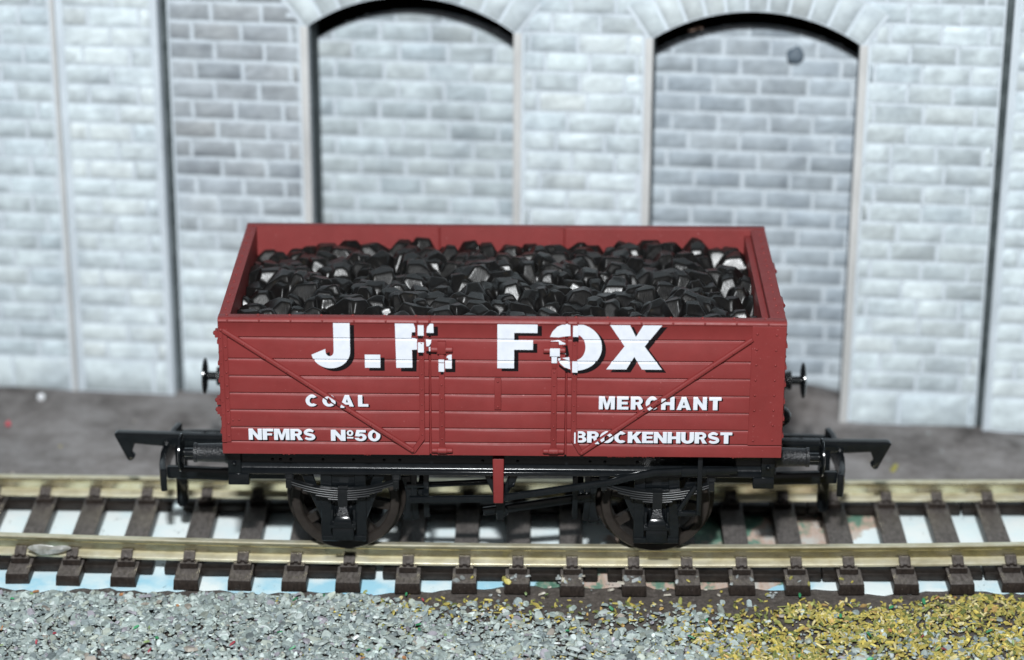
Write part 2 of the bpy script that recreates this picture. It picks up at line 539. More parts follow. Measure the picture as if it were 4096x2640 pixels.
def sleeper(i, x):
    w = 1.40 + random.uniform(-.06, .08)
    sk = random.uniform(-.12, .12)
    ya, yb = yF(x) - 4.80 + random.uniform(-0.22, 0.22), yB(x) + 4.2
    if i % 7 == 3: ya -= 0.35
    b = MB()
    # tapered block, top slightly narrower
    b.add([(x - w - .1 + sk, ya - .1, ZG + .15), (x + w + .1 + sk, ya - .1 + sk, ZG + .15), (x + w + .1, yb, ZG + .15), (x - w - .1, yb, ZG + .15),
           (x - w + sk, ya, -3.0), (x + w + sk, ya + sk, -3.0), (x + w, yb, -2.85), (x - w, yb, -2.85)],
          [(0, 3, 2, 1), (4, 5, 6, 7), (0, 1, 5, 4), (1, 2, 6, 5), (2, 3, 7, 6), (3, 0, 4, 7)])
    s = b.build('sleeper', M['sleeper'], track, bevel=0.13)
    for fy, sd in ((yF, -1), (yB, 1)):
        c = fy(x) + sd * 0.45
        k = MB()
        for o in (-1, 1):
            y0 = c + o * 1.14
            y1 = c + o * 2.0
            yi = c + o * 0.30
            k.box(x - 1.05, x + 1.05, min(y0, y1), max(y0, y1), -2.9, -2.15)
            # clip climbing over the foot to the web
            lo, hi = min(yi, y0 + o * 0.35), max(yi, y0 + o * 0.35)
            if o < 0: pr = [(hi, -1.95), (hi, -1.30), (hi - .45, -1.35), (lo, -1.85), (lo, -2.2), (hi - .72, -1.98)]
            else: pr = [(lo, -1.95), (lo, -1.30), (lo + .45, -1.35), (hi, -1.85), (hi, -2.2), (lo + .72, -1.98)]
            k.extrude_x(pr, x - 0.68, x + 0.68)
            for q in (-0.42, 0.42):
                k.lathe([(-0.1, 0.26), (0.22, 0.26), (0.3, 0.17)], (x + q, c + o * 1.62, -2.1), 'z', 8)
        k.build('chair', M['sleeper'], s, bevel=0.07, seg=1)
    return s
SL_ = [sleeper(i, x) for i, x in enumerate(SX)]
for si, (a, b_) in enumerate(zip(SX[:-1], SX[1:])):
    gap = any(abs(a - g[0]) < .1 for g in WEBGAPS) or (b_ - a > 6.9 and abs(a) > 61)
    for fy, sd in ((yF, -1), (yB, 1)):
        m_ = (a + b_) / 2
        c0, c1 = fy(a) + sd * .45, fy(b_) + sd * .45
        for (p, q) in (((a + 1.65, a + 2.75), (b_ - 2.75, b_ - 1.65)) if gap else ((a + 1.65, b_ - 1.65),)):
            c = (c0 + c1) / 2
            wb = MB().box(p - .3, q + .3, c - 1.45, c + 1.25, -4.1, -3.05)
            wb.build('web', M['web'], SL_[si if p - a < 2 else si + 1], bevel=0.22, seg=2)

# ------------------------------------------------------------------ arched stone wall
WA = math.atan(-0.10)
wall = empty('stone_wall', (0, 42.5, ZG))
wall.rotation_euler = (0, 0, WA)
tag(wall, 'grey printed stone retaining wall with two blind arches behind the track', 'stone wall')
CS = math.cos(WA)
def S(x): return x / CS           # world x to wall coordinate
WT = 80.0
ARCHES = [(S(-26.1), S(0.75), 48.3, 52.6), (S(18.8), S(45.05), 48.2, 52.1)]   # left, right, spring z, crown z (world z)
def arch_geo(a):
    l, r, zs, zc = a
    zs, zc = zs - ZG, zc - ZG
    c = (l + r) / 2
    h = (r - l) / 2
    k = zc - zs
    R = (h * h + k * k) / (2 * k)
    return c, h, zs, R, zc - R, math.asin(h / R)
def backing(s0, s1, y0, y1, holes):
    """slab with arched openings that start at the base"""
    out = [(s0, 0)]
    for a in holes:
        c, h, zs, R, zc, th = arch_geo(a)
        out += [(c - h, 0)] + [(c + R * math.sin(t), zc + R * math.cos(t)) for t in np.linspace(-th, th, 25)] + [(c + h, 0)]
    out += [(s1, 0), (s1, WT), (s0, WT)]
    return MB().prism(out, y0, y1)
SL, SR = S(-44.75), S(63.05)
bk = backing(SL, SR, 0.0, 1.6, ARCHES)
bk.build('mortar_face', M['mortar'], wall, smooth=False)
for a in ARCHES:      # the thickness of the card round each opening
    c, h, zs, R, zc, th = arch_geo(a)
    pts = [(c - h, 0), (c - h, zs)] + [(c + R * math.sin(t), zc + R * math.cos(t)) for t in np.linspace(-th, th, 33)][1:-1] + [(c + h, zs), (c + h, 0)]
    n = len(pts)
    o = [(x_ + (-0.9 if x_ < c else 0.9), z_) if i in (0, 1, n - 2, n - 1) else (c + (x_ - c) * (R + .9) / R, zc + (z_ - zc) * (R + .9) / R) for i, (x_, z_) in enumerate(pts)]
    vs, fs = [], []
    for (x_, z_), (X_, Z_) in zip(pts, o):
        vs += [(x_, 0.05, z_), (x_, 7.4, z_), (X_, 7.4, Z_), (X_, 1.65, Z_)]
    for i in range(n - 1):
        for k in range(3):
            fs.append((i * 4 + k, i * 4 + k + 1, i * 4 + 5 + k, i * 4 + 4 + k))
    os_ = MB().add(vs, fs)
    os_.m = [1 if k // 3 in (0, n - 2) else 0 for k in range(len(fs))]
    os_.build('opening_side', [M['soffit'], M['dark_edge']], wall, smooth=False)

def new_tint(base, var, blue=0.0):
    v = math.exp(random.gauss(0, var))
    w = random.gauss(0, 0.009)
    return (min(base[0] * v * (1 + w), .86), min(base[1] * v, .86), min(base[2] * v * (1 - w + blue), .88), 1)

class Stones:
    def __init__(self):
        self.v, self.f, self.c = [], [], []
    def patch(self, x0, x1, z0, z1, y, hgt, tint, clip=None, warp=None, tilt=0.0):
        """a stone face: a pillow grid standing out of the mortar by hgt (toward -y)"""
        w, h = x1 - x0, z1 - z0
        if w < 0.3 or h < 0.3: return
        ed = 0.30
        us = [0, min(ed, w * .25) / w, 0.26, 0.5, 0.74, 1 - min(ed, w * .25) / w, 1]
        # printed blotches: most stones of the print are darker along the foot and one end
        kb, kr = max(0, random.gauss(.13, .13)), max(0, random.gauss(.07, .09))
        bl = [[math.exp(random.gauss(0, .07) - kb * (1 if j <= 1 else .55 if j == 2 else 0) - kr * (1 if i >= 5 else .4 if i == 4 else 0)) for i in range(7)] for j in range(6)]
        ws = [0, min(ed, h * .25) / h, 0.36, 0.64, 1 - min(ed, h * .25) / h, 1]
        mor = (.60, .67, .73)
        n = len(self.v)
        bx, bz = random.uniform(-.06, .06), random.uniform(-.04, .04)
        for j, q in enumerate(ws):
            for i, u in enumerate(us):
                e = (i in (0, 6)) or (j in (0, 5))
                d = -0.02 if e else hgt * (0.82 + random.uniform(-.28, .28)) + tilt * (q - .5)
                X_, Z_ = x0 + u * w + bx + random.uniform(-.05, .05), z0 + q * h + bz + random.uniform(-.05, .05)
                if warp: X_, Z_ = warp(X_, Z_)
                self.v.append((X_, y - d, Z_))
                ke = .8 if e else 0.0
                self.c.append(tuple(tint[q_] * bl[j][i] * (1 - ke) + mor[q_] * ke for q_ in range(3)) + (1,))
        m = len(us)
        for j in range(len(ws) - 1):
            for i in range(m - 1):
                q = (n + j * m + i, n + j * m + i + 1, n + (j + 1) * m + i + 1, n + (j + 1) * m + i)
                if clip:
                    cx = sum(self.v[k][0] for k in q) / 4
                    cz = sum(self.v[k][2] for k in q) / 4
                    if clip(cx, cz): continue
                self.f.append(q)
    def courses(self, x0, x1, z0, z1, y, ch, ln, hgt, base, var, clip=None, cuts=(), off=0, tilt=0.05, gap=0.13):
        row = 0
        z = z0
        while z < z1:
            zt = min(z + ch * random.uniform(.97, 1.03), z1)
            x = x0 - (ln / 2 if (row + off) % 2 else 0) - random.uniform(0, .5)
            while x < x1:
                l = ln * random.uniform(0.9, 1.1)
                segs = [(max(x, x0), min(x + l, x1))]
                for (ca, cb, cz) in cuts:
                    if z < cz:
                        ns = []
                        for (a, b_) in segs:
                            if b_ <= ca or a >= cb: ns.append((a, b_))
                            else:
                                if a < ca: ns.append((a, ca))
                                if b_ > cb: ns.append((cb, b_))
                        segs = ns
                for (a, b_) in segs:
                    self.patch(a + gap, b_ - gap, z + gap * .8, zt - gap * .8, y, hgt, new_tint(base(x, z) if callable(base) else base, var), clip, tilt=tilt)
                x += l
            z = zt
            row += 1
    def build(self, name, mat, parent):
        me = bpy.data.meshes.new(name)
        me.from_pydata(self.v, [], self.f)
        at = me.color_attributes.new('tint', 'FLOAT_COLOR', 'POINT')
        at.data.foreach_set('color', np.array(self.c, np.float32).ravel())
        me.materials.append(mat)
        for p_ in me.polygons: p_.use_smooth = True
        o = bpy.data.objects.new(name, me)
        COL.objects.link(o)
        o.parent = parent
        return o

LIGHT, MIDG, DARKG = (0.645, 0.73, 0.765), (0.53, 0.60, 0.63), (0.405, 0.445, 0.48)
def clip_main(x, z):
    for a in ARCHES:
        c, h, zs, R, zc, th = arch_geo(a)
        if z > zs - 1.5:
            d = math.hypot(x - c, z - zc)
            t = math.atan2(x - c, z - zc)
            if d < R + 2.6 and abs(t) < th * 1.06: return True
    return False
def main_base(x, z):
    k = min(max((x - S(-30)) / 12, 0), 1)
    up = min(max((z - 14) / 14, 0), 1)
    l = [DARKG[i] * (1 - k) * up + LIGHT[i] * (1 - (1 - k) * up) for i in range(3)]
    if x > S(46): l = [MIDG[i] * .55 + LIGHT[i] * .45 for i in range(3)]
    return l
st = Stones()
cuts = [(arch_geo(a)[0] - arch_geo(a)[1] - 1.25, arch_geo(a)[0] + arch_geo(a)[1] + 1.25, arch_geo(a)[2]) for a in ARCHES]
st.courses(SL + .05, SR - .1, 5.0, WT, -0.02, 2.66, 6.2, 0.16, main_base, 0.08, clip_main, cuts)
st.courses(SL + .05, SR - .1, 0.0, 4.9, -0.02, 4.9, 9.0, 0.30, LIGHT, 0.05, None, cuts)
st.build('stonework', M['stone'], wall)

# arch rings of wedge stones
for a in ARCHES:
    c, h, zs, R, zc, th = arch_geo(a)
    ring = MB()
    ntint = []
    nv = 11
    edges = np.linspace(-th - 0.02, th + 0.02, nv + 1)
    vs_ = Stones()
    for k in range(nv):
        t0, t1 = edges[k] + 0.0035, edges[k + 1] - 0.0035
        Ro = R + 5.0
        us = [0, .1, .5, .9, 1]
        qs = [0, .07, .5, .93, 1]
        tint = new_tint((0.58, 0.65, 0.68), 0.05)
        n = len(vs_.v)
        for j, q in enumerate(qs):
            for i, u in enumerate(us):
                t = t0 + (t1 - t0) * u
                r_ = R - 0.02 + (Ro - R) * q
                # outer ends of the wedges are straight, so corners stick out at the springing
                if k in (0, nv - 1) and q > .5: r_ += 0.5 * (1 - abs(u - (0 if k == 0 else 1)))
                e = i in (0, 4) or j in (0, 4)
                vs_.v.append((c + r_ * math.sin(t), -(0.10 if e else 0.52 + random.uniform(-.05, .05)), zc + r_ * math.cos(t)))
                vs_.c.append(tint)
        for j in range(4):
            for i in range(4):
                vs_.f.append((n + j * 5 + i, n + j * 5 + i + 1, n + (j + 1) * 5 + i + 1, n + (j + 1) * 5 + i))
    ringp = vs_.build('arch_ring', M['stone'], wall)
    # pale joint bed under the ring
    bed = MB()
    ts = np.linspace(-th - .03, th + .03, 29)
    pr = [(c + (R) * math.sin(t), zc + (R) * math.cos(t)) for t in ts] + [(c + (R + 5.15) * math.sin(t), zc + (R + 5.15) * math.cos(t)) for t in ts[::-1]]
    bed.prism(pr, -0.28, -0.005)
    bed.build('joint_bed', M['mortar'], ringp, smooth=False)
    # pale card strips up both sides of the opening
    for sd in (-1, 1):
        e = c + sd * h
        x0, x1 = (e - 1.05, e - .02) if sd < 0 else (e + .02, e + 1.05)
        j_ = MB()
        # leans out at the foot a little
        j_.add([(x0, -0.45, 0), (x1, -0.45, 0), (x1, 0.0, 0), (x0, 0.0, 0), (x0, -0.40, zs - .1), (x1, -0.40, zs - .1), (x1, 0.0, zs - .1), (x0, 0.0, zs - .1)],
               [(0, 3, 2, 1), (4, 5, 6, 7), (0, 1, 5, 4), (1, 2, 6, 5), (2, 3, 7, 6), (3, 0, 4, 7)])
        j_.build('jamb_strip', M['edge'], wall, bevel=0.12)
    # recessed stone panel, leaning back towards its foot
    pan = empty('arch_panel', (c, 7.4, 0), wall)
    pan.rotation_euler = (math.radians(2.6), 0, 0)
    pan.location = (c, 9.4, 0)
    pm = MB()
    DR = 3.7        # panel cut just above the arch's shadow line; black board behind stands for shade
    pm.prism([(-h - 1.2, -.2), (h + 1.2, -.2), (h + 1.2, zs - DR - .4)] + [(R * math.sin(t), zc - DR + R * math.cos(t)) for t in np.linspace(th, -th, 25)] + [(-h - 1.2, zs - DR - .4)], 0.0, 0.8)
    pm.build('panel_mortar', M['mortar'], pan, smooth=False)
    ps = Stones()
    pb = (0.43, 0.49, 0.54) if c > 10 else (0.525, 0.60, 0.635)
    ps.courses(-h - 1.1, h + 1.1, 0.1, zs + 7, -0.02, 2.7, 6.3, 0.16, pb, 0.07, lambda x, z: z > zs - DR - 1 and (math.hypot(x, z - zc + DR) > R or abs(x) > h) and z > zs - DR - .4, (), 1)
    ps.build('panel_stonework', M['stone'], pan)
    MB().box(c - h - 1.5, c + h + 1.5, 11.2, 12.0, 0, zs + 9).build('recess_shade_board', M['soffit'], wall)  # black board added so the shade under the arch reads dark

# pilasters at both ends of the bay, with the dark seams beside them
def pilaster(x0, x1, y0, base, off, ln=6.6):
    """stands proud of the wall: y0 is the local y of its face"""
    pb = MB()
    pb.box(x0, x1, y0, 1.6, 0, WT)
    p_ = pb.build('pilaster', M['mortar'], wall, smooth=False)
    q = Stones()
    q.courses(x0 + .75, x1 - .75, 5.0, WT, y0 - .02, 2.62, ln, 0.19, base, 0.06, None, (), off, tilt=0.08)
    q.courses(x0 + .75, x1 - .75, 0.1, 4.9, y0 - .02, 4.9, 11, 0.26, LIGHT, 0.04, None)
    q.build('pilaster_stonework', M['stone'], p_)
    for xa in (x0 - .02, x1 - .5):
        MB().box(xa, xa + .52, y0 - .25, y0 + .05, 0, WT - 2).build('pilaster_edge', M['edge'] if x0 < 0 and x1 < S(-50) else M['mortar'], p_, bevel=.08)
P0 = S(-59.3)
pilaster(P0 - 32, P0, -1.9, (0.60, 0.69, 0.735), 0)
pilaster(P0 + .1, S(-45.7), -1.6, (0.68, 0.765, 0.80), 1)
pilaster(S(64.0), S(64) + 18, -0.8, LIGHT, 0)
pilaster(S(64) + 18.4, S(64) + 50, -0.6, MIDG, 1)
for xa, xb in ((S(-45.68), SL - .03), (SR + .03, S(64) - .02)):
    MB().box(xa, xb, 0.3, 1.6, 0, WT - 2).build('seam_strip', M['dark_edge'], wall, bevel=.05)

# dark blue fleck stuck on the right-hand arch panel
def blob(name, c, r, seed, mat, squash=(1, 1, 1), parent=None, sub=2, amt=.28):
    bm = bmesh.new()
    bmesh.ops.create_icosphere(bm, subdivisions=sub, radius=1)
    rr = random.Random(seed)
    ph = [rr.uniform(0, 6) for _ in range(6)]
    for v in bm.verts:
        d = 1 + amt * (math.sin(v.co.x * 2.3 + ph[0]) * math.sin(v.co.y * 2.1 + ph[1]) + .5 * math.sin(v.co.z * 4.1 + ph[2]) + .4 * math.sin(v.co.x * 5 + ph[3]))
        v.co = Vector((v.co.x * r * squash[0] * d, v.co.y * r * squash[1] * d, v.co.z * r * squash[2] * d))
    o = finish(bm, name, mat, parent, angle=60)
    o.location = c
    return o
M['blue_dark'] = plain('dark_blue_flake', (0.07, 0.10, 0.13), (0.16, 0.20, 0.24), 1, 0.6)
M['glue'] = plain('dried_glue', (0.16, 0.155, 0.12), (0.40, 0.40, 0.38), 1.4, 0.14, 0.7, bump_s=.8, bump_d=.2, bscale=1.2)
M['twig'] = plain('brown_twig', (0.16, 0.07, 0.04), (0.42, 0.30, 0.24), 1.2, 0.7)
M['glass'] = plain('clear_bead', (0.75, 0.78, 0.80), (0.85, 0.87, 0.9), 1, 0.08, 0.8)
fl = blob('paint_fleck', (37.6, 45.55, 44.6), 1.25, 3, M['blue_dark'], (0.85, 0.28, 1.1))
fl.rotation_euler = (0, .5, WA)
tag(fl, 'dark blue grey fleck stuck on the stones inside the right arch', 'fleck')
tw = MB().bar([(0, 0, 0), (.6, -.2, .15), (1.2, .1, .35), (1.9, 0, .35)], .45, .35).build('twig', M['twig'], bevel=.12)
tw.location = (23.4, 43.9, 48.3)
tag(tw, 'small brown shred caught under the crown of the right arch', 'twig')

# ------------------------------------------------------------------ coal wagon
wagon = empty('coal_wagon')
tag(wagon, 'dark red seven-plank coal wagon lettered in white, standing on the track', 'wagon')
XL, XR, YF, YBK = -31.5, 31.72, -16.0, 16.0
ZB, ZT = 14.72, 31.25
GR = [28.83, 26.25, 24.18, 22.1, 20.02, 17.92, 16.17]     # plank joints from the top

def relief(z):
    """how far a side panel is set back at height z"""
    for g in GR:
        if g - .14 <= z <= g + .20:
            if z < g + .02: return 0.20 * (z - (g - .14)) / .16
            if z < g + .16: return 0.20
            return 0.20 * (g + .20 - z) / .04
    return 0.0
BREAKS = sorted([g + d for g in GR for d in (-.14, .02, .16, .20)])

def side_profile(front):
    s = -1 if front else 1
    yo, yi = s * 16.0, s * 14.65
    outer = [(yo, ZB)] + [(yo - s * relief(z), z) for z in BREAKS] + [(yo, ZT - .5), (yo + s * .14, ZT - .42), (yo + s * .14, ZT - .32), (yo - s * .08, ZT)]
    inner = [(yi + s * .05, ZT)] + [(yi, ZT - .08), (yi, ZB)]
    return outer + inner
def side(front):
    b = MB()
    pr = side_profile(front)
    s = -1 if front else 1
    for (xa, xb, ga, gb) in ((XL, -8.05, -8.06, -7.84), (7.42, XR, 7.21, 7.43)):
        b = MB()
        b.extrude_x(pr, xa, xb)
        # behind the gap beside the door
        b.box(ga, gb, min(s * 15.6, s * 14.7), max(s * 15.6, s * 14.7), ZB, ZT - .5)
        b.box(ga, gb, min(s * 15.99, s * 14.66), max(s * 15.99, s * 14.66), ZT - .5, ZT - .01)
        k = MB()
        x = xa + .9
        while x < xb - .3:
            k.rivet((x, s * 14.95, ZT - .03), .17, (0, 0, 1))
            k.rivet((x + .2, s * 16.11, ZT - .2), .13, (0, s, 0))
            x += 3.52
        if front:
            for (fa, fb_) in ((-24.6, -23.3), (-15.4, -14.7), (12.2, 17.5), (26, 27.5)):
                if xa < fa < xb:
                    for q in np.arange(fa, fb_, .3): k.rivet((q, -15.88, ZB + .03), random.uniform(.10, .2), (0, -.4, -1))
        b.build('side_panel', M['red'], wagon, bevel=.06, seg=1, extra=k)
    d = MB()
    d.extrude_x(pr, -7.83, 7.20)
    dr = d.build('side_door', M['red'], wagon, bevel=.05, seg=1)
    return dr
side(True)
side(False)

def end(s, x_out, thick):
    """end panel with two upright stanchions and corner irons"""
    b = MB()
    xi = x_out - s * thick
    b.box(min(xi, x_out), max(xi, x_out), -14.66, 14.66, ZB, ZT - .03)
    o = b.build('end_panel', M['red'], wagon, bevel=.06, seg=1)
    for y in (-5.6, 5.6):
        # stanchion tapers upward
        st_ = MB()
        tw_, tt = (.95, .52) if s > 0 else (.8, .14)
        st_.add([(x_out, y - 1.1, ZB), (x_out + s * 1.2, y - 1.1, ZB), (x_out + s * 1.2, y + 1.1, ZB), (x_out, y + 1.1, ZB),
                 (x_out, y - tw_, 30.3), (x_out + s * tt, y - tw_, 29.9), (x_out + s * tt, y + tw_, 29.9), (x_out, y + tw_, 30.3)],
                [(0, 3, 2, 1), (4, 5, 6, 7), (0, 1, 5, 4), (1, 2, 6, 5), (2, 3, 7, 6), (3, 0, 4, 7)])
        k = MB()
        for z in (29.2, 28.3): k.rivet((x_out + s * (tt + .02), y, z), .3, (s, 0, 0))
        st_.build('end_stanchion', M['red'], o, bevel=.08, extra=k)
    ir = MB()
    for y in (-15.2, 15.2):
        for k in range(11):
            ir.rivet((x_out, y, 16 + k * 1.35), .2, (s, 0, 0))
    for z in GR[:-1]:
        ir.box(min(x_out, x_out + s * .18), max(x_out, x_out + s * .18), -15.9, 15.9, z - .75, z - .35)
    for y, z in () if s > 0 else ((-14.6, 28.9), (-15.2, 21.0), (14.7, 28.9), (-15.1, 19.8)):
        ir.box(min(x_out, x_out + s * .5), max(x_out, x_out + s * .5), y - .45, y + .45, z - .4, z + .4)
        ir.rivet((x_out + s * .5, y, z), .3, (s, 0, 0))
    ir.build('end_ironwork', M['red'], o)
    # inner capping strip along the top
    c = MB()
    for k in range(13):
        c.rivet((x_out - s * thick * .45, -13 + k * 2.15, ZT - .03), .17, (0, 0, 1))
    xa, xb = xi, xi - s * (.75 if s > 0 else .35)
    if s > 0: c.box(min(xa, xb), max(xa, xb), -14.6, 14.6, ZB + 2, ZT - .75)
    c.build('end_capping', M['red'], o, bevel=.06, seg=1)
end(-1, XL + .02, 1.25)
end(1, XR - .02, 1.75)
fb = MB().box(XL + 1.2, XR - 1.6, -14.66, 14.66, ZB + .02, ZB + 1.0)
fb.build('floor_panel', M['red'], wagon)

# plates, straps, hinges on the near side (mirrored to the far side)
DL0, DL1 = (-31.0, 29.85), (-9.98, 15.35)
DR0, DR1 = (27.95, 29.2), (9.13, 15.2)
def rod(b, p, q, w, y0, h, s=1):
    """half-round bar from p to q in the panel plane, standing out h"""
    d = Vector((q[0] - p[0], q[1] - p[1])).normalized()
    n = Vector((-d.y, d.x))
    sec = [(-1, 0), (-.8, .7), (-.35, 1), (.35, 1), (.8, .7), (1, 0)]
    vs = []
    for e in (p, q):
        for a, k in sec:
            vs.append((e[0] + n.x * a * w / 2, s * (y0 - k * h), e[1] + n.y * a * w / 2))
    m = len(sec)
    fs = [(i, i + 1, m + i + 1, m + i) for i in range(m - 1)] + [tuple(range(m)), tuple(range(2 * m - 1, m - 1, -1))]
    b.add(vs, fs)
def ironwork(s):
    y = -16.0
    def box(b, x0, x1, z0, z1, t, t0=-.02):
        b.box(x0, x1, min(s * (y - t), s * (y - t0)), max(s * (y - t), s * (y - t0)), z0, z1)
    def rv(b, x, z, t, r=.16): b.rivet((x, s * (y - t), z), r, (0, -s, 0))
    cp = MB()
    box(cp, XL + .02, -30.45, 16.2, 29.95, .10)
    box(cp, XL + .02, -30.95, 16.2, 29.95, .22)
    for k in range(9): rv(cp, -30.7, 17.0 + k * 1.55, .10)
    for k in range(9): rv(cp, -31.22, 16.6 + k * 1.55, .22, .12)
    rv(cp, -31.15, 29.9, .2, .22)
    rv(cp, -30.2, 18.9, 0.0); rv(cp, -29.5, 18.95, 0.0)
    cp.build('corner_plate', M['red'], wagon, bevel=.05, seg=1)
    cp = MB()
    box(cp, 27.85, XR - .02, 16.3, ZT - .5, .09)
    for k in range(8):
        rv(cp, 28.45, 16.9 + k * 1.85, .09, .17)
        rv(cp, 30.6, 17.0 + k * 1.82, .09, .17)
    cp.build('corner_plate', M['red'], wagon, bevel=.05, seg=1)
    for (p, q, tipx, sx, bx) in ((DL0, DL1, -9.98, -8.85, 1), (DR0, DR1, 9.13, 8.20, -1)):
        b = MB()
        rod(b, p, q, .62, y + .02, .38, s)
        for k in range(1, 9):
            f = k / 9
            rv(b, p[0] + (q[0] - p[0]) * f, p[1] + (q[1] - p[1]) * f, .36, .15)
        rv(b, q[0], q[1] + .1, .34, .24)
        b.build('diagonal_strap', M['red'], wagon)
        b = MB()
        poly = [(sx - .3, ZT - .45), (sx + .3, ZT - .45), (sx + .3, 16.9), (tipx + bx * .35, 15.1), (tipx - bx * .1, 15.0), (tipx - bx * .25, 15.35), (sx - bx * .3, 16.75)]
        if bx > 0: poly = [(sx - .3, ZT - .45), (sx + .3, ZT - .45), (sx + .3, 16.8), (tipx + .3, 15.1), (tipx - .1, 15.05), (tipx - .05, 15.5), (sx - .3, 16.95)]
        else: poly = [(sx - .3, ZT - .45), (sx + .3, ZT - .45), (sx + .3, 16.95), (tipx + .05, 15.5), (tipx + .1, 15.05), (tipx - .3, 15.1), (sx - .3, 16.8)]
        b.prism(poly, min(s * (y + .02), s * (y - .26)), max(s * (y + .02), s * (y - .26)))
        for k in range(7): rv(b, sx, 17.4 + k * 1.85, .25, .14)
        b.build('vertical_strap', M['red'], wagon, bevel=.05, seg=1)
    for hx in (-6.62, 5.95):
        b = MB()
        box(b, hx - .32, hx + .32, 15.6, 28.4, .28)
        for k in range(7): rv(b, hx, 16.9 + k * 1.65, .28, .14)
        # pin and lugs at the foot
        b.lathe([(-1.2, .24), (-1.1, .3), (-.55, .3), (-.5, .38), (.5, .38), (.55, .3), (1.1, .3), (1.2, .24)], (hx, s * (y - .22), 15.45), 'x', 10)
        # catch at the head
        box(b, hx - .48, hx + .48, 27.3, 28.75, .5)
        b.lathe([(-1.25, .3), (-1.15, .36), (1.15, .36), (1.25, .3)], (hx, s * (y - .15), 27.75), 'x', 8)
        box(b, hx - .24, hx + .24, 25.6, 27.2, .42)
        b.build('door_hinge', M['red'], wagon, bevel=.07, seg=2)
    b = MB()
    box(b, -.72, .04, 20.5, 24.3, .22)
    rv(b, -.34, 20.85, .22); rv(b, -.34, 23.95, .22)
    b.build('door_strip', M['red'], wagon, bevel=.06, seg=2)
    b = MB()
    ds = [(-.95, 13.88), (.36, 13.88), (.30, 8.2), (-.84, 8.2)]
    b.prism(ds, min(s * -14.9, s * -14.0), max(s * -14.9, s * -14.0))
    b.build('door_stop', M['red'], wagon, bevel=.14, seg=3)
ironwork(1)
ironwork(-1)

# --------------------------------------------------- lettering
def arc(cx, cy, rx, ry, a0, a1, n=14):
    return [(cx + rx * math.cos(math.radians(a0 + (a1 - a0) * k / n)), cy + ry * math.sin(math.radians(a0 + (a1 - a0) * k / n))) for k in range(n + 1)]
def stroke(pts, w):
    """outline of a thick path; w is one width or a list"""
    n = len(pts)
    L, R_ = [], []
    for i, p in enumerate(pts):
        a, b = pts[max(i - 1, 0)], pts[min(i + 1, n - 1)]
        d = Vector((b[0] - a[0], b[1] - a[1])).normalized()
        ww = (w[i] if isinstance(w, list) else w) / 2
        L.append((p[0] - d.y * ww, p[1] + d.x * ww))
        R_.append((p[0] + d.y * ww, p[1] - d.x * ww))
    return L + R_[::-1]
def sgl():
    top = arc(.5, .715, .335, .185, 25, 270, 16)
    bot = arc(.5, .295, .35, .195, 90, -160, 16)
    pts = top[:-1] + [(.5, .505)] + bot[1:]
    n = len(pts)
    return stroke(pts, [.2 + .07 * math.sin(PI * i / (n - 1)) for i in range(n)])
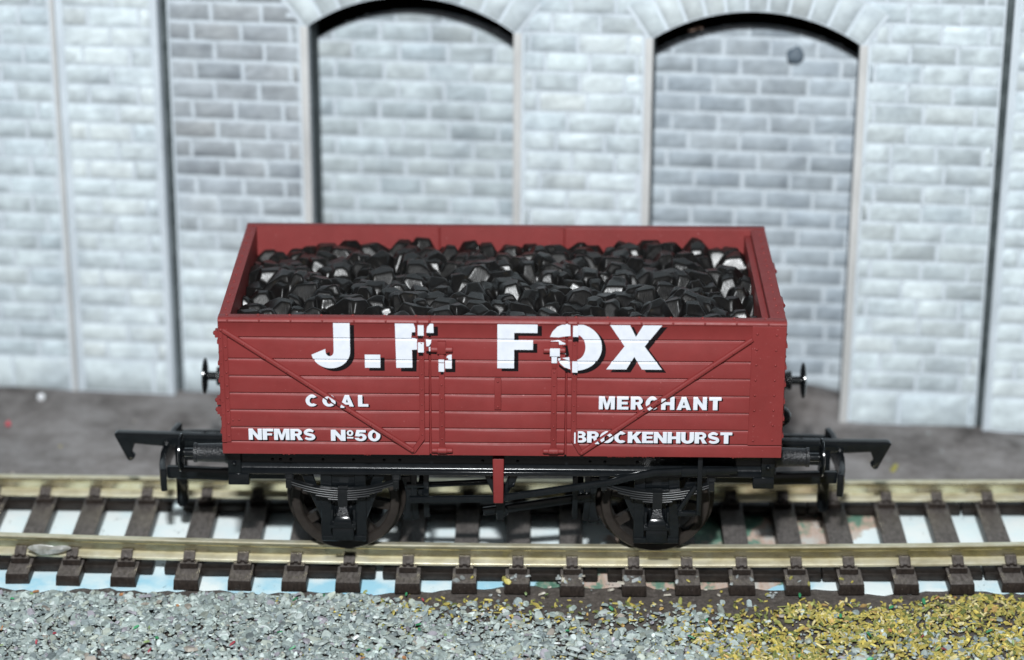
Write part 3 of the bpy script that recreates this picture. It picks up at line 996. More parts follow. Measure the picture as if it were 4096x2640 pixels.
GL = {
 'J': (.80, [[(.58, 1), (1, 1)] + arc(.5, .36, .5, .375, 0, -168, 22) + [(.37, .41)] + arc(.475, .36, .105, .11, 180, 360, 10)]),
 '.': (.34, [[(0, 0), (1, 0), (1, .29), (0, .29)]]),
 'R': (.95, [[(0, 0), (0, 1), (.60, 1)] + arc(.60, .705, .345, .295, 90, -62, 14) + [(.80, .36), (1.02, 0), (.66, 0), (.49, .385), (.37, .385), (.37, 0)], [(.37, .80), (.55, .80)] + arc(.56, .70, .1, .1, 90, -90, 8) + [(.37, .60)]]),
 'F': (.82, [[(0, 0), (0, 1), (1, 1), (1, .78), (.42, .78), (.42, .61), (.89, .61), (.89, .41), (.42, .41), (.42, 0)]]),
 'O': (1.06, [arc(.5, .5, .5, .52, 0, 360, 36)[:-1], arc(.5, .5, .19, .29, 0, 360, 28)[:-1]]),
 '0': (.86, [arc(.5, .5, .5, .52, 0, 360, 36)[:-1], arc(.5, .5, .17, .29, 0, 360, 28)[:-1]]),
 'X': (1.1, [[(0, 0), (.32, .51), (.04, 1), (.40, 1), (.52, .72), (.66, 1), (1, 1), (.68, .51), (1, 0), (.64, 0), (.5, .28), (.36, 0)]]),
 'A': (1.08, [[(0, 0), (.34, 1), (.66, 1), (1, 0), (.69, 0), (.64, .17), (.36, .17), (.31, 0)], [(.42, .37), (.58, .37), (.5, .68)]]),
 'C': (1.0, [arc(.5, .5, .5, .52, 42, 318, 30) + arc(.52, .5, .2, .27, 300, 60, 20)]),
 'L': (.82, [[(0, 0), (0, 1), (.42, 1), (.42, .24), (1, .24), (1, 0)]]),
 'M': (1.2, [[(0, 0), (0, 1), (.36, 1), (.5, .45), (.64, 1), (1, 1), (1, 0), (.75, 0), (.75, .68), (.58, 0), (.42, 0), (.25, .68), (.25, 0)]]),
 'E': (.86, [[(0, 0), (0, 1), (1, 1), (1, .79), (.4, .79), (.4, .62), (.93, .62), (.93, .41), (.4, .41), (.4, .22), (1, .22), (1, 0)]]),
 'H': (1.0, [[(0, 0), (0, 1), (.33, 1), (.33, .62), (.67, .62), (.67, 1), (1, 1), (1, 0), (.67, 0), (.67, .38), (.33, .38), (.33, 0)]]),
 'N': (1.02, [[(0, 0), (0, 1), (.32, 1), (.69, .46), (.69, 1), (1, 1), (1, 0), (.69, 0), (.31, .54), (.31, 0)]]),
 'T': (.92, [[(.31, 0), (.31, .77), (0, .77), (0, 1), (1, 1), (1, .77), (.69, .77), (.69, 0)]]),
 'K': (1.06, [[(0, 0), (0, 1), (.33, 1), (.33, .64), (.62, 1), (1, 1), (.65, .62), (1.02, 0), (.64, 0), (.43, .40), (.33, .29), (.33, 0)]]),
 'B': (.96, [[(0, 0), (0, 1), (.62, 1)] + arc(.62, .745, .31, .255, 90, -60, 10) + arc(.62, .28, .38, .28, 50, -90, 12), [(.36, .81), (.55, .81)] + arc(.56, .725, .09, .085, 90, -90, 6) + [(.36, .64)], [(.36, .43), (.56, .43)] + arc(.57, .315, .12, .115, 90, -90, 6) + [(.36, .20)]]),
 'U': (1.0, [[(0, 1), (.34, 1), (.34, .40)] + arc(.5, .38, .16, .15, 180, 360, 10) + [(.66, .40), (.66, 1), (1, 1)] + arc(.5, .40, .5, .42, 0, -180, 20)]),
 'S': (.94, [sgl()]),
 '5': (.84, [[(.15, 1), (.92, 1), (.92, .78), (.40, .78), (.38, .66)] + arc(.48, .34, .5, .35, 95, -168, 22) + [(.35, .30)] + arc(.5, .33, .17, .14, 190, 440, 14) + [(.36, .40), (.03, .44)]]),
 'o': (.46, [[(x, z) for x, z in arc(.5, .72, .5, .27, 0, 360, 22)[:-1]], [(x, z) for x, z in arc(.5, .72, .2, .13, 0, 360, 16)[:-1]], [(.02, .22), (.98, .22), (.98, .36), (.02, .36)]]),
}
def cut(bm, co, no, keep_outer):
    g = list(bm.verts) + list(bm.edges) + list(bm.faces)
    bmesh.ops.bisect_plane(bm, geom=g, dist=1e-5, plane_co=co, plane_no=no, clear_outer=not keep_outer, clear_inner=keep_outer)
def score(bm, co, no):
    g = list(bm.verts) + list(bm.edges) + list(bm.faces)
    bmesh.ops.bisect_plane(bm, geom=g, dist=1e-5, plane_co=co, plane_no=no)
def glyph_bm(ch, x0, w, z0, h):
    bm = bmesh.new()
    _, cs = GL[ch]
    groups = [[c for c in cs]]
    if ch == 'o': groups = [cs[:2], cs[2:]]
    for grp in groups:
        pl = [[Vector((x0 + x * w, z0 + z * h, 0)) for x, z in c] for c in grp]
        flat = [p for c in pl for p in c]
        tr = tessellate_polygon(pl)
        vv = [bm.verts.new((p.x, 0, p.y)) for p in flat]
        for t in tr:
            if len(set(t)) == 3:
                try: bm.faces.new([vv[i] for i in t])
                except ValueError: pass
    bmesh.ops.delete(bm, geom=[v for v in bm.verts if not v.link_faces], context='VERTS')
    return bm
# raised ironwork the print runs over: vertical bands (x0, x1, out, gap beside) and diagonal bars
BANDS = [(-9.17, -8.53, .27, .33), (-6.95, -6.3, .43, .24), (5.62, 6.28, .52, .24), (7.9, 8.5, .27, .2)]
DIAGS = [(DL0, DL1), (DR0, DR1)]
def pieces(bm):
    """split a flat letter into panel, strap and bar pieces, each with its stand-off"""
    out = []
    xs_ = [v.co.x for v in bm.verts]
    if not xs_: return out
    lo, hi = min(xs_), max(xs_)
    work = [(bm, None)]
    for (a, b, t, g) in BANDS:
        if hi < a - g or lo > b + g: continue
        nxt = []
        for w, k in work:
            if k is not None: nxt.append((w, k)); continue
            l = w.copy(); cut(l, (a - g * .8, 0, 0), (1, 0, 0), False)
            r = w.copy(); cut(r, (b + g, 0, 0), (1, 0, 0), True)
            m = w.copy(); cut(m, (a + .06, 0, 0), (1, 0, 0), True); cut(m, (b - .06, 0, 0), (1, 0, 0), False)
            nxt += [(l, None), (r, None), (m, t)]
            w.free()
        work = nxt
    for (p, q) in DIAGS:
        x0, x1 = min(p[0], q[0]), max(p[0], q[0])
        if hi < x0 or lo > x1: continue
        d = Vector((q[0] - p[0], 0, q[1] - p[1])).normalized()
        n = Vector((-d.z, 0, d.x))
        if n.z < 0: n = -n
        nxt = []
        for w, k in work:
            if k is not None: nxt.append((w, k)); continue
            pt = Vector((p[0], 0, p[1]))
            up_ = w.copy(); cut(up_, pt + n * .34, n, True)
            dn = w.copy(); cut(dn, pt - n * .46, n, False)
            md = w.copy(); cut(md, pt - n * .14, n, True); cut(md, pt + n * .20, n, False)
            nxt += [(up_, None), (dn, None), (md, .385)]
            w.free()
        work = nxt
    return work
def word(txt, x0, x1, z0, z1, space, shadow, lost=None):
    adv = [(.5 if c == ' ' else GL[c][0]) for c in txt]
    tot = sum(adv) + space * (len(txt) - 1)
    k = (x1 - x0) / tot
    b = MB()
    cx = x0
    for ch, a in zip(txt, adv):
        if ch != ' ':
            for layer in (0, 1):
                dx, dz = (shadow[0], shadow[1]) if layer == 0 else (0, 0)
                bm = glyph_bm(ch, cx + dx, a * k, z0 + dz, z1 - z0)
                for z in BREAKS:
                    if z0 - .6 < z < z1 + .1: score(bm, (0, 0, z), (0, 0, 1))
                for pb, t in pieces(bm):
                    off = (.045 if layer else .025) + (t or 0)
                    pb.verts.ensure_lookup_table()
                    pb.verts.index_update()
                    if lost:
                        for zc_ in (27.0, 27.35, 28.3, 28.9, 29.55): score(pb, (0, 0, zc_), (0, 0, 1))
                        for xc_ in (-9.3, -7.75, 5.6, 7.0, 7.4): score(pb, (xc_, 0, 0), (1, 0, 0))
                        gone = [f for f in pb.faces if lost(f.calc_center_median(), t, layer)]
                        bmesh.ops.delete(pb, geom=gone, context='FACES')
                        pb.verts.ensure_lookup_table()
                        pb.verts.index_update()
                    vs = [(v.co.x, -16.0 + (relief(v.co.z) if t is None else 0) - off, v.co.z) for v in pb.verts]
                    fs = [tuple(v.index for v in f.verts) for f in pb.faces]
                    if fs: b.add(vs, fs, layer)
                    pb.free()
        cx += (a + space) * k
    me = bpy.data.meshes.new('lettering')
    me.from_pydata(b.v, [], b.f)
    bm = bmesh.new(); bm.from_mesh(me)
    for f, mi in zip(bm.faces, b.m): f.material_index = mi
    for f in bm.faces:
        f.normal_update()
        if f.normal.y > 0: f.normal_flip()
    bm.to_mesh(me); bm.free()
    me.materials.append(M['ink']); me.materials.append(M['white'])
    o = bpy.data.objects.new('lettering', me)
    COL.objects.link(o)
    o.parent = wagon
    return o
BIG = (.48, -.36)
SMALL = (.17, -.11)
for ch, x0, x1, z0, z1 in (('J', -21.19, -16.82, 25.4, 30.9), ('.', -15.2, -13.47, 25.42, 30.9), ('R', -11.77, -7.05, 25.4, 30.9), ('.', -6.98, -5.33, 25.3, 30.8),
                           ('F', -.41, 4.05, 25.48, 30.95), ('O', 5.39, 11.24, 25.35, 30.75), ('X', 11.75, 17.97, 25.45, 30.9)):
    if ch in 'RO' or (ch == '.' and x0 > -8): continue      # these three run over the door ironwork, see below
    o = word(ch, x0, x1, z0, z1, 0, BIG)
def broken_letter(items):
    """print as it took on the raised ironwork: (outline, stand-off, layer)"""
    b = MB()
    for poly, off, layer in items:
        bm = bmesh.new()
        tr = tessellate_polygon([[Vector((x, z, 0)) for x, z in poly]])
        vv = [bm.verts.new((x, 0, z)) for x, z in poly]
        for t in tr:
            if len(set(t)) == 3: bm.faces.new([vv[i] for i in t])
        for z in BREAKS:
            if min(p[1] for p in poly) < z < max(p[1] for p in poly): score(bm, (0, 0, z), (0, 0, 1))
        bm.verts.ensure_lookup_table()
        bm.verts.index_update()
        vs = [(v.co.x, -16.0 + (relief(v.co.z) if off == 0 else 0) - off - (.05 if layer else .03), v.co.z) for v in bm.verts]
        b.add(vs, [tuple(v.index for v in f.verts) for f in bm.faces], layer)
        bm.free()
    me = bpy.data.meshes.new('lettering')
    me.from_pydata(b.v, [], b.f)
    bm = bmesh.new(); bm.from_mesh(me)
    for f, mi in zip(bm.faces, b.m):
        f.material_index = mi
        f.normal_update()
        if f.normal.y > 0: f.normal_flip()
    bm.to_mesh(me); bm.free()
    me.materials.append(M['ink']); me.materials.append(M['white'])
    o = bpy.data.objects.new('lettering', me)
    COL.objects.link(o)
    o.parent = wagon
def q1(*p): return [(-22.226 + a * .010128, 32.335 - c * .010979) for a, c in p]
def r1(a, b, c, d): return q1((a, b), (c, b), (c, d), (a, d))
H_ = .45
broken_letter([
    (q1((1030, 125), (1195, 128), (1235, 145), (1252, 185), (1252, 235), (1215, 238), (1208, 300), (1270, 318), (1272, 425), (1215, 430), (1218, 625), (1040, 628)), 0, 1),
    (r1(1281, 150, 1347, 264), .27, 1), (r1(1282, 337, 1347, 447), .27, 1),
    (q1((1375, 241), (1378, 205), (1387, 172), (1412, 145), (1450, 130), (1455, 243)), 0, 1),
    (q1((1370, 320), (1428, 322), (1425, 355), (1402, 388), (1374, 390)), 0, 1), (r1(1402, 396, 1425, 443), 0, 1),
    (r1(1217, 238, 1255, 276), 0, 0), (q1((1218, 432), (1272, 428), (1262, 668), (1092, 668), (1092, 629), (1219, 626)), 0, 0),
    (r1(1284, 262, 1340, 296), .27, 0), (r1(1290, 446, 1340, 485), .27, 0),
    (q1((1455, 175), (1502, 175), (1502, 276), (1376, 276), (1376, 244), (1456, 244)), 0, 0),
    (q1((1372, 440), (1425, 446), (1432, 402), (1470, 402), (1470, 440), (1488, 476), (1372, 470)), 0, 0)])
broken_letter([
    (r1(1508, 517, 1570, 548), H_, 1), (r1(1508, 556, 1570, 650), H_, 1),
    (q1((1578, 552), (1652, 548), (1652, 632), (1580, 632)), 0, 1), (q1((1592, 515), (1602, 492), (1625, 480), (1652, 478), (1652, 543), (1615, 545), (1612, 516)), 0, 1),
    (q1((1582, 632), (1655, 632), (1655, 526), (1692, 526), (1692, 672), (1582, 672)), 0, 0), (r1(1530, 650, 1562, 690), .27, 0)])
def q2(*p): return [(-8.68 + a * .01889, 44.1 - c * .01996) for a, c in p]
def ring_part(cx, cz, ro, ri, a0, a1, n=22): return [(cx + ro[0] * math.cos(t), cz + ro[1] * math.sin(t)) for t in np.linspace(math.radians(a0), math.radians(a1), n)] + [(cx + ri[0] * math.cos(t), cz + ri[1] * math.sin(t)) for t in np.linspace(math.radians(a1), math.radians(a0), n)]
oc = (8.25, 28.07)
broken_letter([
    (q2((748, 742), (760, 712), (790, 680), (828, 664), (866, 662), (868, 735), (835, 738), (800, 744)), 0, 1),
    (q2((882, 668), (915, 668), (915, 735), (882, 735)), .27, 1), (q2((880, 882), (912, 882), (912, 950), (880, 950)), .27, 1),
    (q2((748, 800), (806, 800), (806, 848), (748, 848)), .52, 1), (q2((758, 852), (790, 852), (790, 890), (758, 890)), H_, 1),
    (q2((806, 812), (836, 812), (842, 846), (806, 836)), 0, 1), (q2((818, 868), (862, 862), (870, 936), (834, 924), (812, 904), (800, 890), (862, 884)), 0, 1),
    (q2((797, 868), (812, 868), (806, 890), (798, 890)), 0, 1), (q2((752, 768), (800, 764), (838, 778), (838, 786), (750, 790)), 0, 1),
    (ring_part(oc[0], oc[1], (2.98, 2.83), (1.15, 1.55), -84, 84), 0, 1),
    (ring_part(oc[0] + .46, oc[1] - .36, (2.98, 2.83), (1.15, 1.55), -96, 78), 0, 0),
    (q2((882, 735), (915, 735), (915, 762), (882, 766)), .27, 0), (q2((884, 950), (912, 950), (912, 966), (884, 966)), .27, 0),
    (q2((820, 800), (850, 790), (862, 850), (846, 870), (838, 812)), 0, 0), (q2((800, 905), (836, 930), (872, 942), (872, 962), (838, 948), (804, 922)), 0, 0)])
word('COAL', -21.94, -14.89, 20.68, 22.04, .34, SMALL)
word('MERCHANT', 11.0, 24.74, 20.58, 22.1, .17, SMALL)
word('NFMRS', -28.48, -20.92, 16.5, 17.84, .06, SMALL)
word('No50', -19.19, -13.6, 16.45, 17.8, .09, SMALL)
word('BROCKENHURST', 8.27, 26.09, 16.47, 17.83, .05, SMALL)

# --------------------------------------------------- underframe
for s in (-1, 1):
    sb = MB()
    prof = [(s * 13.0, 11.15), (s * 13.75, 11.15), (s * 13.75, 11.62), (s * 13.3, 11.8), (s * 13.12, 12.6), (s * 13.12, 14.0), (s * 13.5, 14.2), (s * 13.5, 14.7), (s * 12.4, 14.7), (s * 12.4, 11.15)]
    sb.extrude_x(prof, -31.0, 31.1)
    for x in (-26.2, -25.3, -24.1, -20.4, -16.9, -13.4, -11.6, -2.1, 1.9, 10.2, 11.9, 15.6, 21):
        sb.rivet((x, s * 13.14, 12.75), .2, (0, s, 0))
    sb.build('solebar', M['black'], wagon, bevel=.05, seg=1)
hs = MB()
for s in (-1, 1):
    x = s * 30.5
    hs.box(x - .75, x + .75, -13.9, 13.9, 11.0, 14.68)
    for y in (-13.2, 13.2):
        hs.box(x - .75 - (.9 if s > 0 else 0) , x + .75 + (.9 if s < 0 else 0), y - .85, y + .85, 9.9, 11.3)
        hs.rivet((x, y - .86, 12.6), .3, (0, -1, 0))
hs.box(-30, 30, -8, 8, 12.2, 14.68)
hs.build('headstock', M['black'], wagon, bevel=.12)

def buffer(s, y):
    c = (s * 31.1, y, 12.75)
    b = MB()
    b.box(c[0] - .2, c[0] + .45, y - 1.5, y + 1.5, 11.25, 14.25)
    pr = [(0, 1.32), (.5, 1.3), (.8, 1.14), (3.9, 1.05), (3.95, 1.15), (4.3, 1.15), (4.35, .6)]
    b.lathe([(s * a, r) for a, r in pr], c, 'x', 20)
    o = b.build('buffer', M['grit'], wagon, bevel=.0)
    k = MB()
    k.lathe([(s * 4.2, .52), (s * 5.5, .52)], c, 'x', 16)
    k.lathe([(s * 5.45, .55), (s * 5.55, 1.7), (s * 5.7, 2.2), (s * 5.88, 2.22), (s * 6.0, 1.9), (s * 6.12, 1.0), (s * 6.15, .2)], c, 'x', 32)
    k.build('buffer_head', M['black'], o)
for s in (-1, 1):
    for y in (-11.4, 11.4): buffer(s, y)

def coupling(s, dz_tip):
    """tension lock: flat bumper loop on the drawbar and a hook rising over it"""
    b = MB()
    X_ = lambda x: s * x
    b.bar([(X_(30.0), -6.3, 7.6), (X_(37.5), -6.3, 7.9), (X_(39.4), -6.2, 7.9)], .8, 1.5)
    b.bar([(X_(30.0), 6.3, 7.0), (X_(37.5), 6.3, 7.0), (X_(39.4), 6.2, 7.0)], .8, 1.4)
    # the bumper, gently bowed
    b.bar([(X_(39.7), -7.3, 7.2), (X_(40.1), -5.4, 7.2), (X_(40.4), -2, 7.1), (X_(40.4), 2, 7.0), (X_(40.1), 5.4, 6.9), (X_(39.7), 7.2, 6.9)], .75, 2.9)
    b.bar([(X_(24), 0, 7.9), (X_(38.6), 0, 7.6)], 3.2, .9)
    b.box(min(X_(24), X_(30.6)), max(X_(24), X_(30.6)), -6.7, 6.7, 7.2, 8.4)
    b.box(min(X_(24), X_(30)), max(X_(24), X_(30)), -3, 3, 8.2, 12.4)
    o = b.build('coupling', M['black'], wagon, bevel=.18)
    h = MB()
    t = dz_tip
    poly = [(30, 8.3), (30, 10.0), (36, 9.9 + t * .35), (46.1, 9.85 + t), (46.5, 9.6 + t), (45.0, 6.35 + t * .8), (44.6, 6.2 + t * .8), (44.1, 6.7 + t * .8), (44.5, 7.2 + t * .8), (44.05, 8.5 + t * .8), (40.5, 8.3 + t * .5), (36, 8.2)]
    h.prism([(X_(x), z) for x, z in poly], -.55, .55)
    h.build('coupling_hook', M['black'], o, bevel=.14)
    d = MB()
    d.prism([(X_(37.9), 8.4), (X_(39.2), 8.4), (X_(39.25), 1.2), (X_(38.95), .75), (X_(38.2), .75), (X_(37.95), 1.2)], -1.0, .6)
    d.build('dropper', M['black'], o, bevel=.15)
coupling(-1, .45)
coupling(1, 0.0)
# draw hooks on the headstocks
for s in (-1, 1):
    d = MB()
    d.lathe([(0, 1.3), (s * 1.6, 1.3), (s * 2.2, 1.25), (s * 2.8, .9), (s * 3.1, .3)] if s > 0 else [(0, 1.2), (s * .6, 1.2), (s * 1.5, .5), (s * 1.6, .2)], (s * 31.25, 0, 12.9), 'x', 16)
    d.build('draw_hook', M['black'], wagon)

def wheelset(x):
    root = empty('wheelset', (x, 0, 6.3), wagon)
    ax = MB().lathe([(-12.6, .3), (-12.2, .75), (12.2, .75), (12.6, .3)], (0, 0, 0), 'y', 14)
    ax.build('axle', M['wheel'], root)
    for s in (-1, 1):
        w = MB()
        # tyre with tread and flange; outer face at y = s*10.3
        pr = [(8.0, 5.25), (8.0, 6.75), (8.25, 7.0), (8.55, 6.95), (8.8, 6.45), (10.25, 6.28), (10.35, 6.15), (10.35, 5.35), (10.1, 5.2), (8.2, 5.2)]
        w.lathe([(s * a, r) for a, r in pr], (0, 0, 0), 'y', 56, close=True)
        w.lathe([(s * 8.4, 1.6), (s * 9.9, 1.6), (s * 10.1, 1.3), (s * 10.1, .8)], (0, 0, 0), 'y', 20)
        for k in range(8):          # spokes
            t = 2 * PI * k / 8 + .2
            d = Vector((math.sin(t), 0, math.cos(t)))
            w.bar([d * 1.2 + Vector((0, s * 9.2, 0)), d * 5.3 + Vector((0, s * 9.2, 0))], 1.05, .9, up=(0, 1, 0))
        w.build('wheel', M['wheel'], root, smooth=True, angle=30)
for x in (-18.15, 17.95): wheelset(x)

def axle_guard(x, s):
    y0, y1 = -13.25, -12.55
    b = MB()
    f = lambda y: (min(s * y0, s * y1), max(s * y0, s * y1))
    a_, b_ = f(0)
    for q in (-1, 1):
        b.prism([(x + q * 1.3, 11.2), (x + q * 2.6, 11.2), (x + q * 2.65, 2.7), (x + q * 1.4, 2.7)], a_, b_)
        b.prism([(x + q * 4.85, 10.9), (x + q * 3.5, 10.9), (x + q * 2.2, 6.4), (x + q * 2.2, 4.6), (x + q * 2.6, 5.2)], a_ + .15, b_ - .1)
        b.rivet((x + q * 2.3, s * (y0 - .0), 2.95), .2, (0, -s, 0))
    b.box(x - 2.6, x + 2.6, min(s * -13.5, s * -12.6), max(s * -13.5, s * -12.6), 2.55, 3.2)
    b.box(x - 1.4, x + 1.4, min(s * -12.9, s * -12.5), max(s * -12.9, s * -12.5), 9.4, 11.2)
    b.box(x - 1.35, x + 1.35, min(s * -12.75, s * -12.6), max(s * -12.75, s * -12.6), 5.0, 9.5)
    g = b.build('axle_guard', M['black'], wagon, bevel=.07, seg=1)
    a = MB()
    yy = lambda p, q: (min(s * p, s * q), max(s * p, s * q))
    a.box(x - 1.22, x + 1.22, *yy(-14.8, -12.6), 3.3, 4.95)
    a.box(x - 1.5, x + 1.5, *yy(-15.0, -12.6), 4.95, 5.35)
    a.box(x - 1.42, x - 1.12, *yy(-14.3, -12.6), 5.3, 7.0)
    a.box(x + 1.12, x + 1.42, *yy(-14.3, -12.6), 5.3, 7.0)
    # rounded bulge below the sloping lid
    a.add([(x - 1.05, s * -15.1, 5.3), (x + 1.05, s * -15.1, 5.3), (x + 1.0, s * -15.0, 6.0), (x - 1.0, s * -15.0, 6.0), (x - 1.05, s * -12.6, 5.3), (x + 1.05, s * -12.6, 5.3), (x + 1.0, s * -12.6, 6.6), (x - 1.0, s * -12.6, 6.6), (x - .72, s * -14.75, 6.42), (x + .72, s * -14.75, 6.42)],
          [(0, 1, 2, 3), (3, 2, 9, 8), (8, 9, 6, 7), (0, 3, 8, 7, 4), (1, 5, 6, 9, 2), (4, 7, 6, 5), (0, 4, 5, 1)])
    bx = a.build('axlebox', M['black'], wagon, bevel=.07, seg=2)
    # sloping lid that catches the light
    l = MB()
    l.add([(x - .72, s * -14.85, 6.45), (x + .72, s * -14.85, 6.45), (x + .45, s * -14.5, 7.55), (x - .45, s * -14.5, 7.55), (x - .70, s * -12.6, 6.45), (x + .70, s * -12.6, 6.45), (x + .45, s * -12.6, 7.55), (x - .45, s * -12.6, 7.55)],
          [(0, 1, 2, 3), (4, 7, 6, 5), (0, 4, 5, 1), (1, 5, 6, 2), (2, 6, 7, 3), (3, 7, 4, 0)])
    l.build('axlebox_lid', M['grit'], bx, bevel=.05, seg=1)
    # leaf spring
    sp = MB()
    for k, (half, zo) in enumerate(((6.0, 0), (5.95, -.27), (4.55, -.54), (3.1, -.81), (1.7, -1.06))):
        pts = []
        for i in range(15):
            u = -half + 2 * half * i / 14
            pts.append((x + u, s * (13.95 + .02 * k) * -1, 9.35 + zo + 1.15 * (u / 6) ** 2))
        sec = [(-.45, -.10), (-.45, .025), (-.40, .095), (.45, .10), (.45, -.10)]     # front edge of each leaf is rolled
        m_ = len(sec)
        sp.add([(px, py + s * a_, pz + b2) for (px, py, pz) in pts for (a_, b2) in sec],
                   [(i * m_ + k2, i * m_ + (k2 + 1) % m_, (i + 1) * m_ + (k2 + 1) % m_, (i + 1) * m_ + k2) for i in range(len(pts) - 1) for k2 in range(m_)] + [tuple(range(m_)), tuple((len(pts) - 1) * m_ + k2 for k2 in range(m_))])
    sp.box(x - .55, x + .55, *yy(-14.6, -13.3), 7.5, 9.55)
    for q in (-1, 1):
        sp.box(x + q * 6.15 - .32, x + q * 6.15 + .32, *yy(-14.5, -13.3), 9.75, 10.75)
        sp.lathe([(-.1, .2), (.35, .2)], (x + q * 6.15, s * -13.95, 9.45), 'z', 8)
        sp.box(x + q * 6.15 - .5, x + q * 6.15 + .5, *yy(-13.6, -12.8), 10.5, 11.2)
    sp.build('leaf_spring', M['spring'], wagon, bevel=.02, seg=1)
for x in (-18.15, 17.95):
    for s in (1, -1): axle_guard(x, s)

# brake gear on the near side
bg = MB()
bg.bar([(-10.6, -12.6, 7.55), (-1, -13.2, 8.0), (.6, -13.7, 8.45), (12.6, -14.3, 10.75), (14.6, -14.5, 11.45), (17.5, -14.6, 12.15), (20.0, -14.6, 12.3), (27.0, -14.2, 12.3)], .55, .78)
bg.bar([(20.6, -14.6, 12.3), (23.4, -14.6, 12.35)], .7, 1.0)
bg.bar([(23.6, -14.3, 12.15), (26.2, -14.2, 12.1)], .6, .7)
bg.build('brake_lever', M['black'], wagon, bevel=.09)
bg = MB()
bg.box(22.4, 22.98, -15.0, -14.5, 6.9, 14.5)
bg.box(20.3, 22.4, -14.9, -14.3, 6.75, 7.35)
bg.bar([(20.4, -14.4, 7.3), (22.3, -14.5, 10.5)], .5, .55, up=(0, 1, 0))
bg.build('lever_guard', M['black'], wagon, bevel=.09)
bg = MB()
bg.bar([(-2.1, -10.6, 5.1), (-.4, -10.6, 5.35), (10.4, -10.6, 7.2)], .6, .95)
bg.lathe([(-.5, .75), (.5, .75)], (.1, -10.8, 5.4), 'y', 14)
bg.bar([(-11.0, -10.2, 8.2), (-.6, -10.4, 8.9)], .5, .6)
bg.lathe([(-.5, .8), (.5, .8)], (-.1, -10.8, 8.2), 'y', 14)
bg.build('brake_rod', M['black'], wagon, bevel=.09)
bg = MB()
bg.prism([(-2.2, 11.3), (-1.3, 11.3), (-.1, 8.6), (.2, 8.6), (1.1, 11.3), (2.0, 11.3), (.5, 7.5), (.3, 4.9), (-.5, 4.9), (-.6, 7.5)], -12.6, -12.0)
bg.prism([(.9, 11.0), (2.0, 11.0), (1.5, 9.4), (.75, 9.1)], -12.9, -12.3)
bg.build('brake_hanger', M['black'], wagon, bevel=.09)
bg = MB().prism([(-1.8, 11.3), (2.0, 11.3), (.5, 7.5), (-.5, 7.5)], 11.8, 12.4)
bg.build('brake_hanger', M['black'], wagon, bevel=.09)
for (x, q) in ((-10.6, 1), (10.5, -1)):
    bg = MB()
    for y in (-9.2, 9.2):
        cw = x - q * 7.55
        arc_ = [(cw + q * 7.05 * math.cos(t), 6.3 + 7.05 * math.sin(t)) for t in np.linspace(.42, -.38, 9)]
        arc_o = [(cw + q * 8.35 * math.cos(t), 6.3 + 8.0 * math.sin(t)) for t in np.linspace(-.36, .40, 9)]
        bg.prism(arc_ + arc_o, y - .8, y + .8)
        bg.bar([(x + q * .4, y - .9, 11.3), (x + q * .5, y - .9, 6.2), (x + q * .7, y - .9, 3.9)], .7, .7, up=(1, 0, 0))
    bg.bar([(x + q * 1.9, -11.2, 11.2), (x + q * 1.95, -11.2, 4.7)], .6, .65, up=(1, 0, 0))
    bg.bar([(x + q * 1.2, -10, 7.2), (x + q * 1.2, 10, 7.2)], .7, .8)
    bg.build('brake_shoe', M['black'], wagon, bevel=.1)

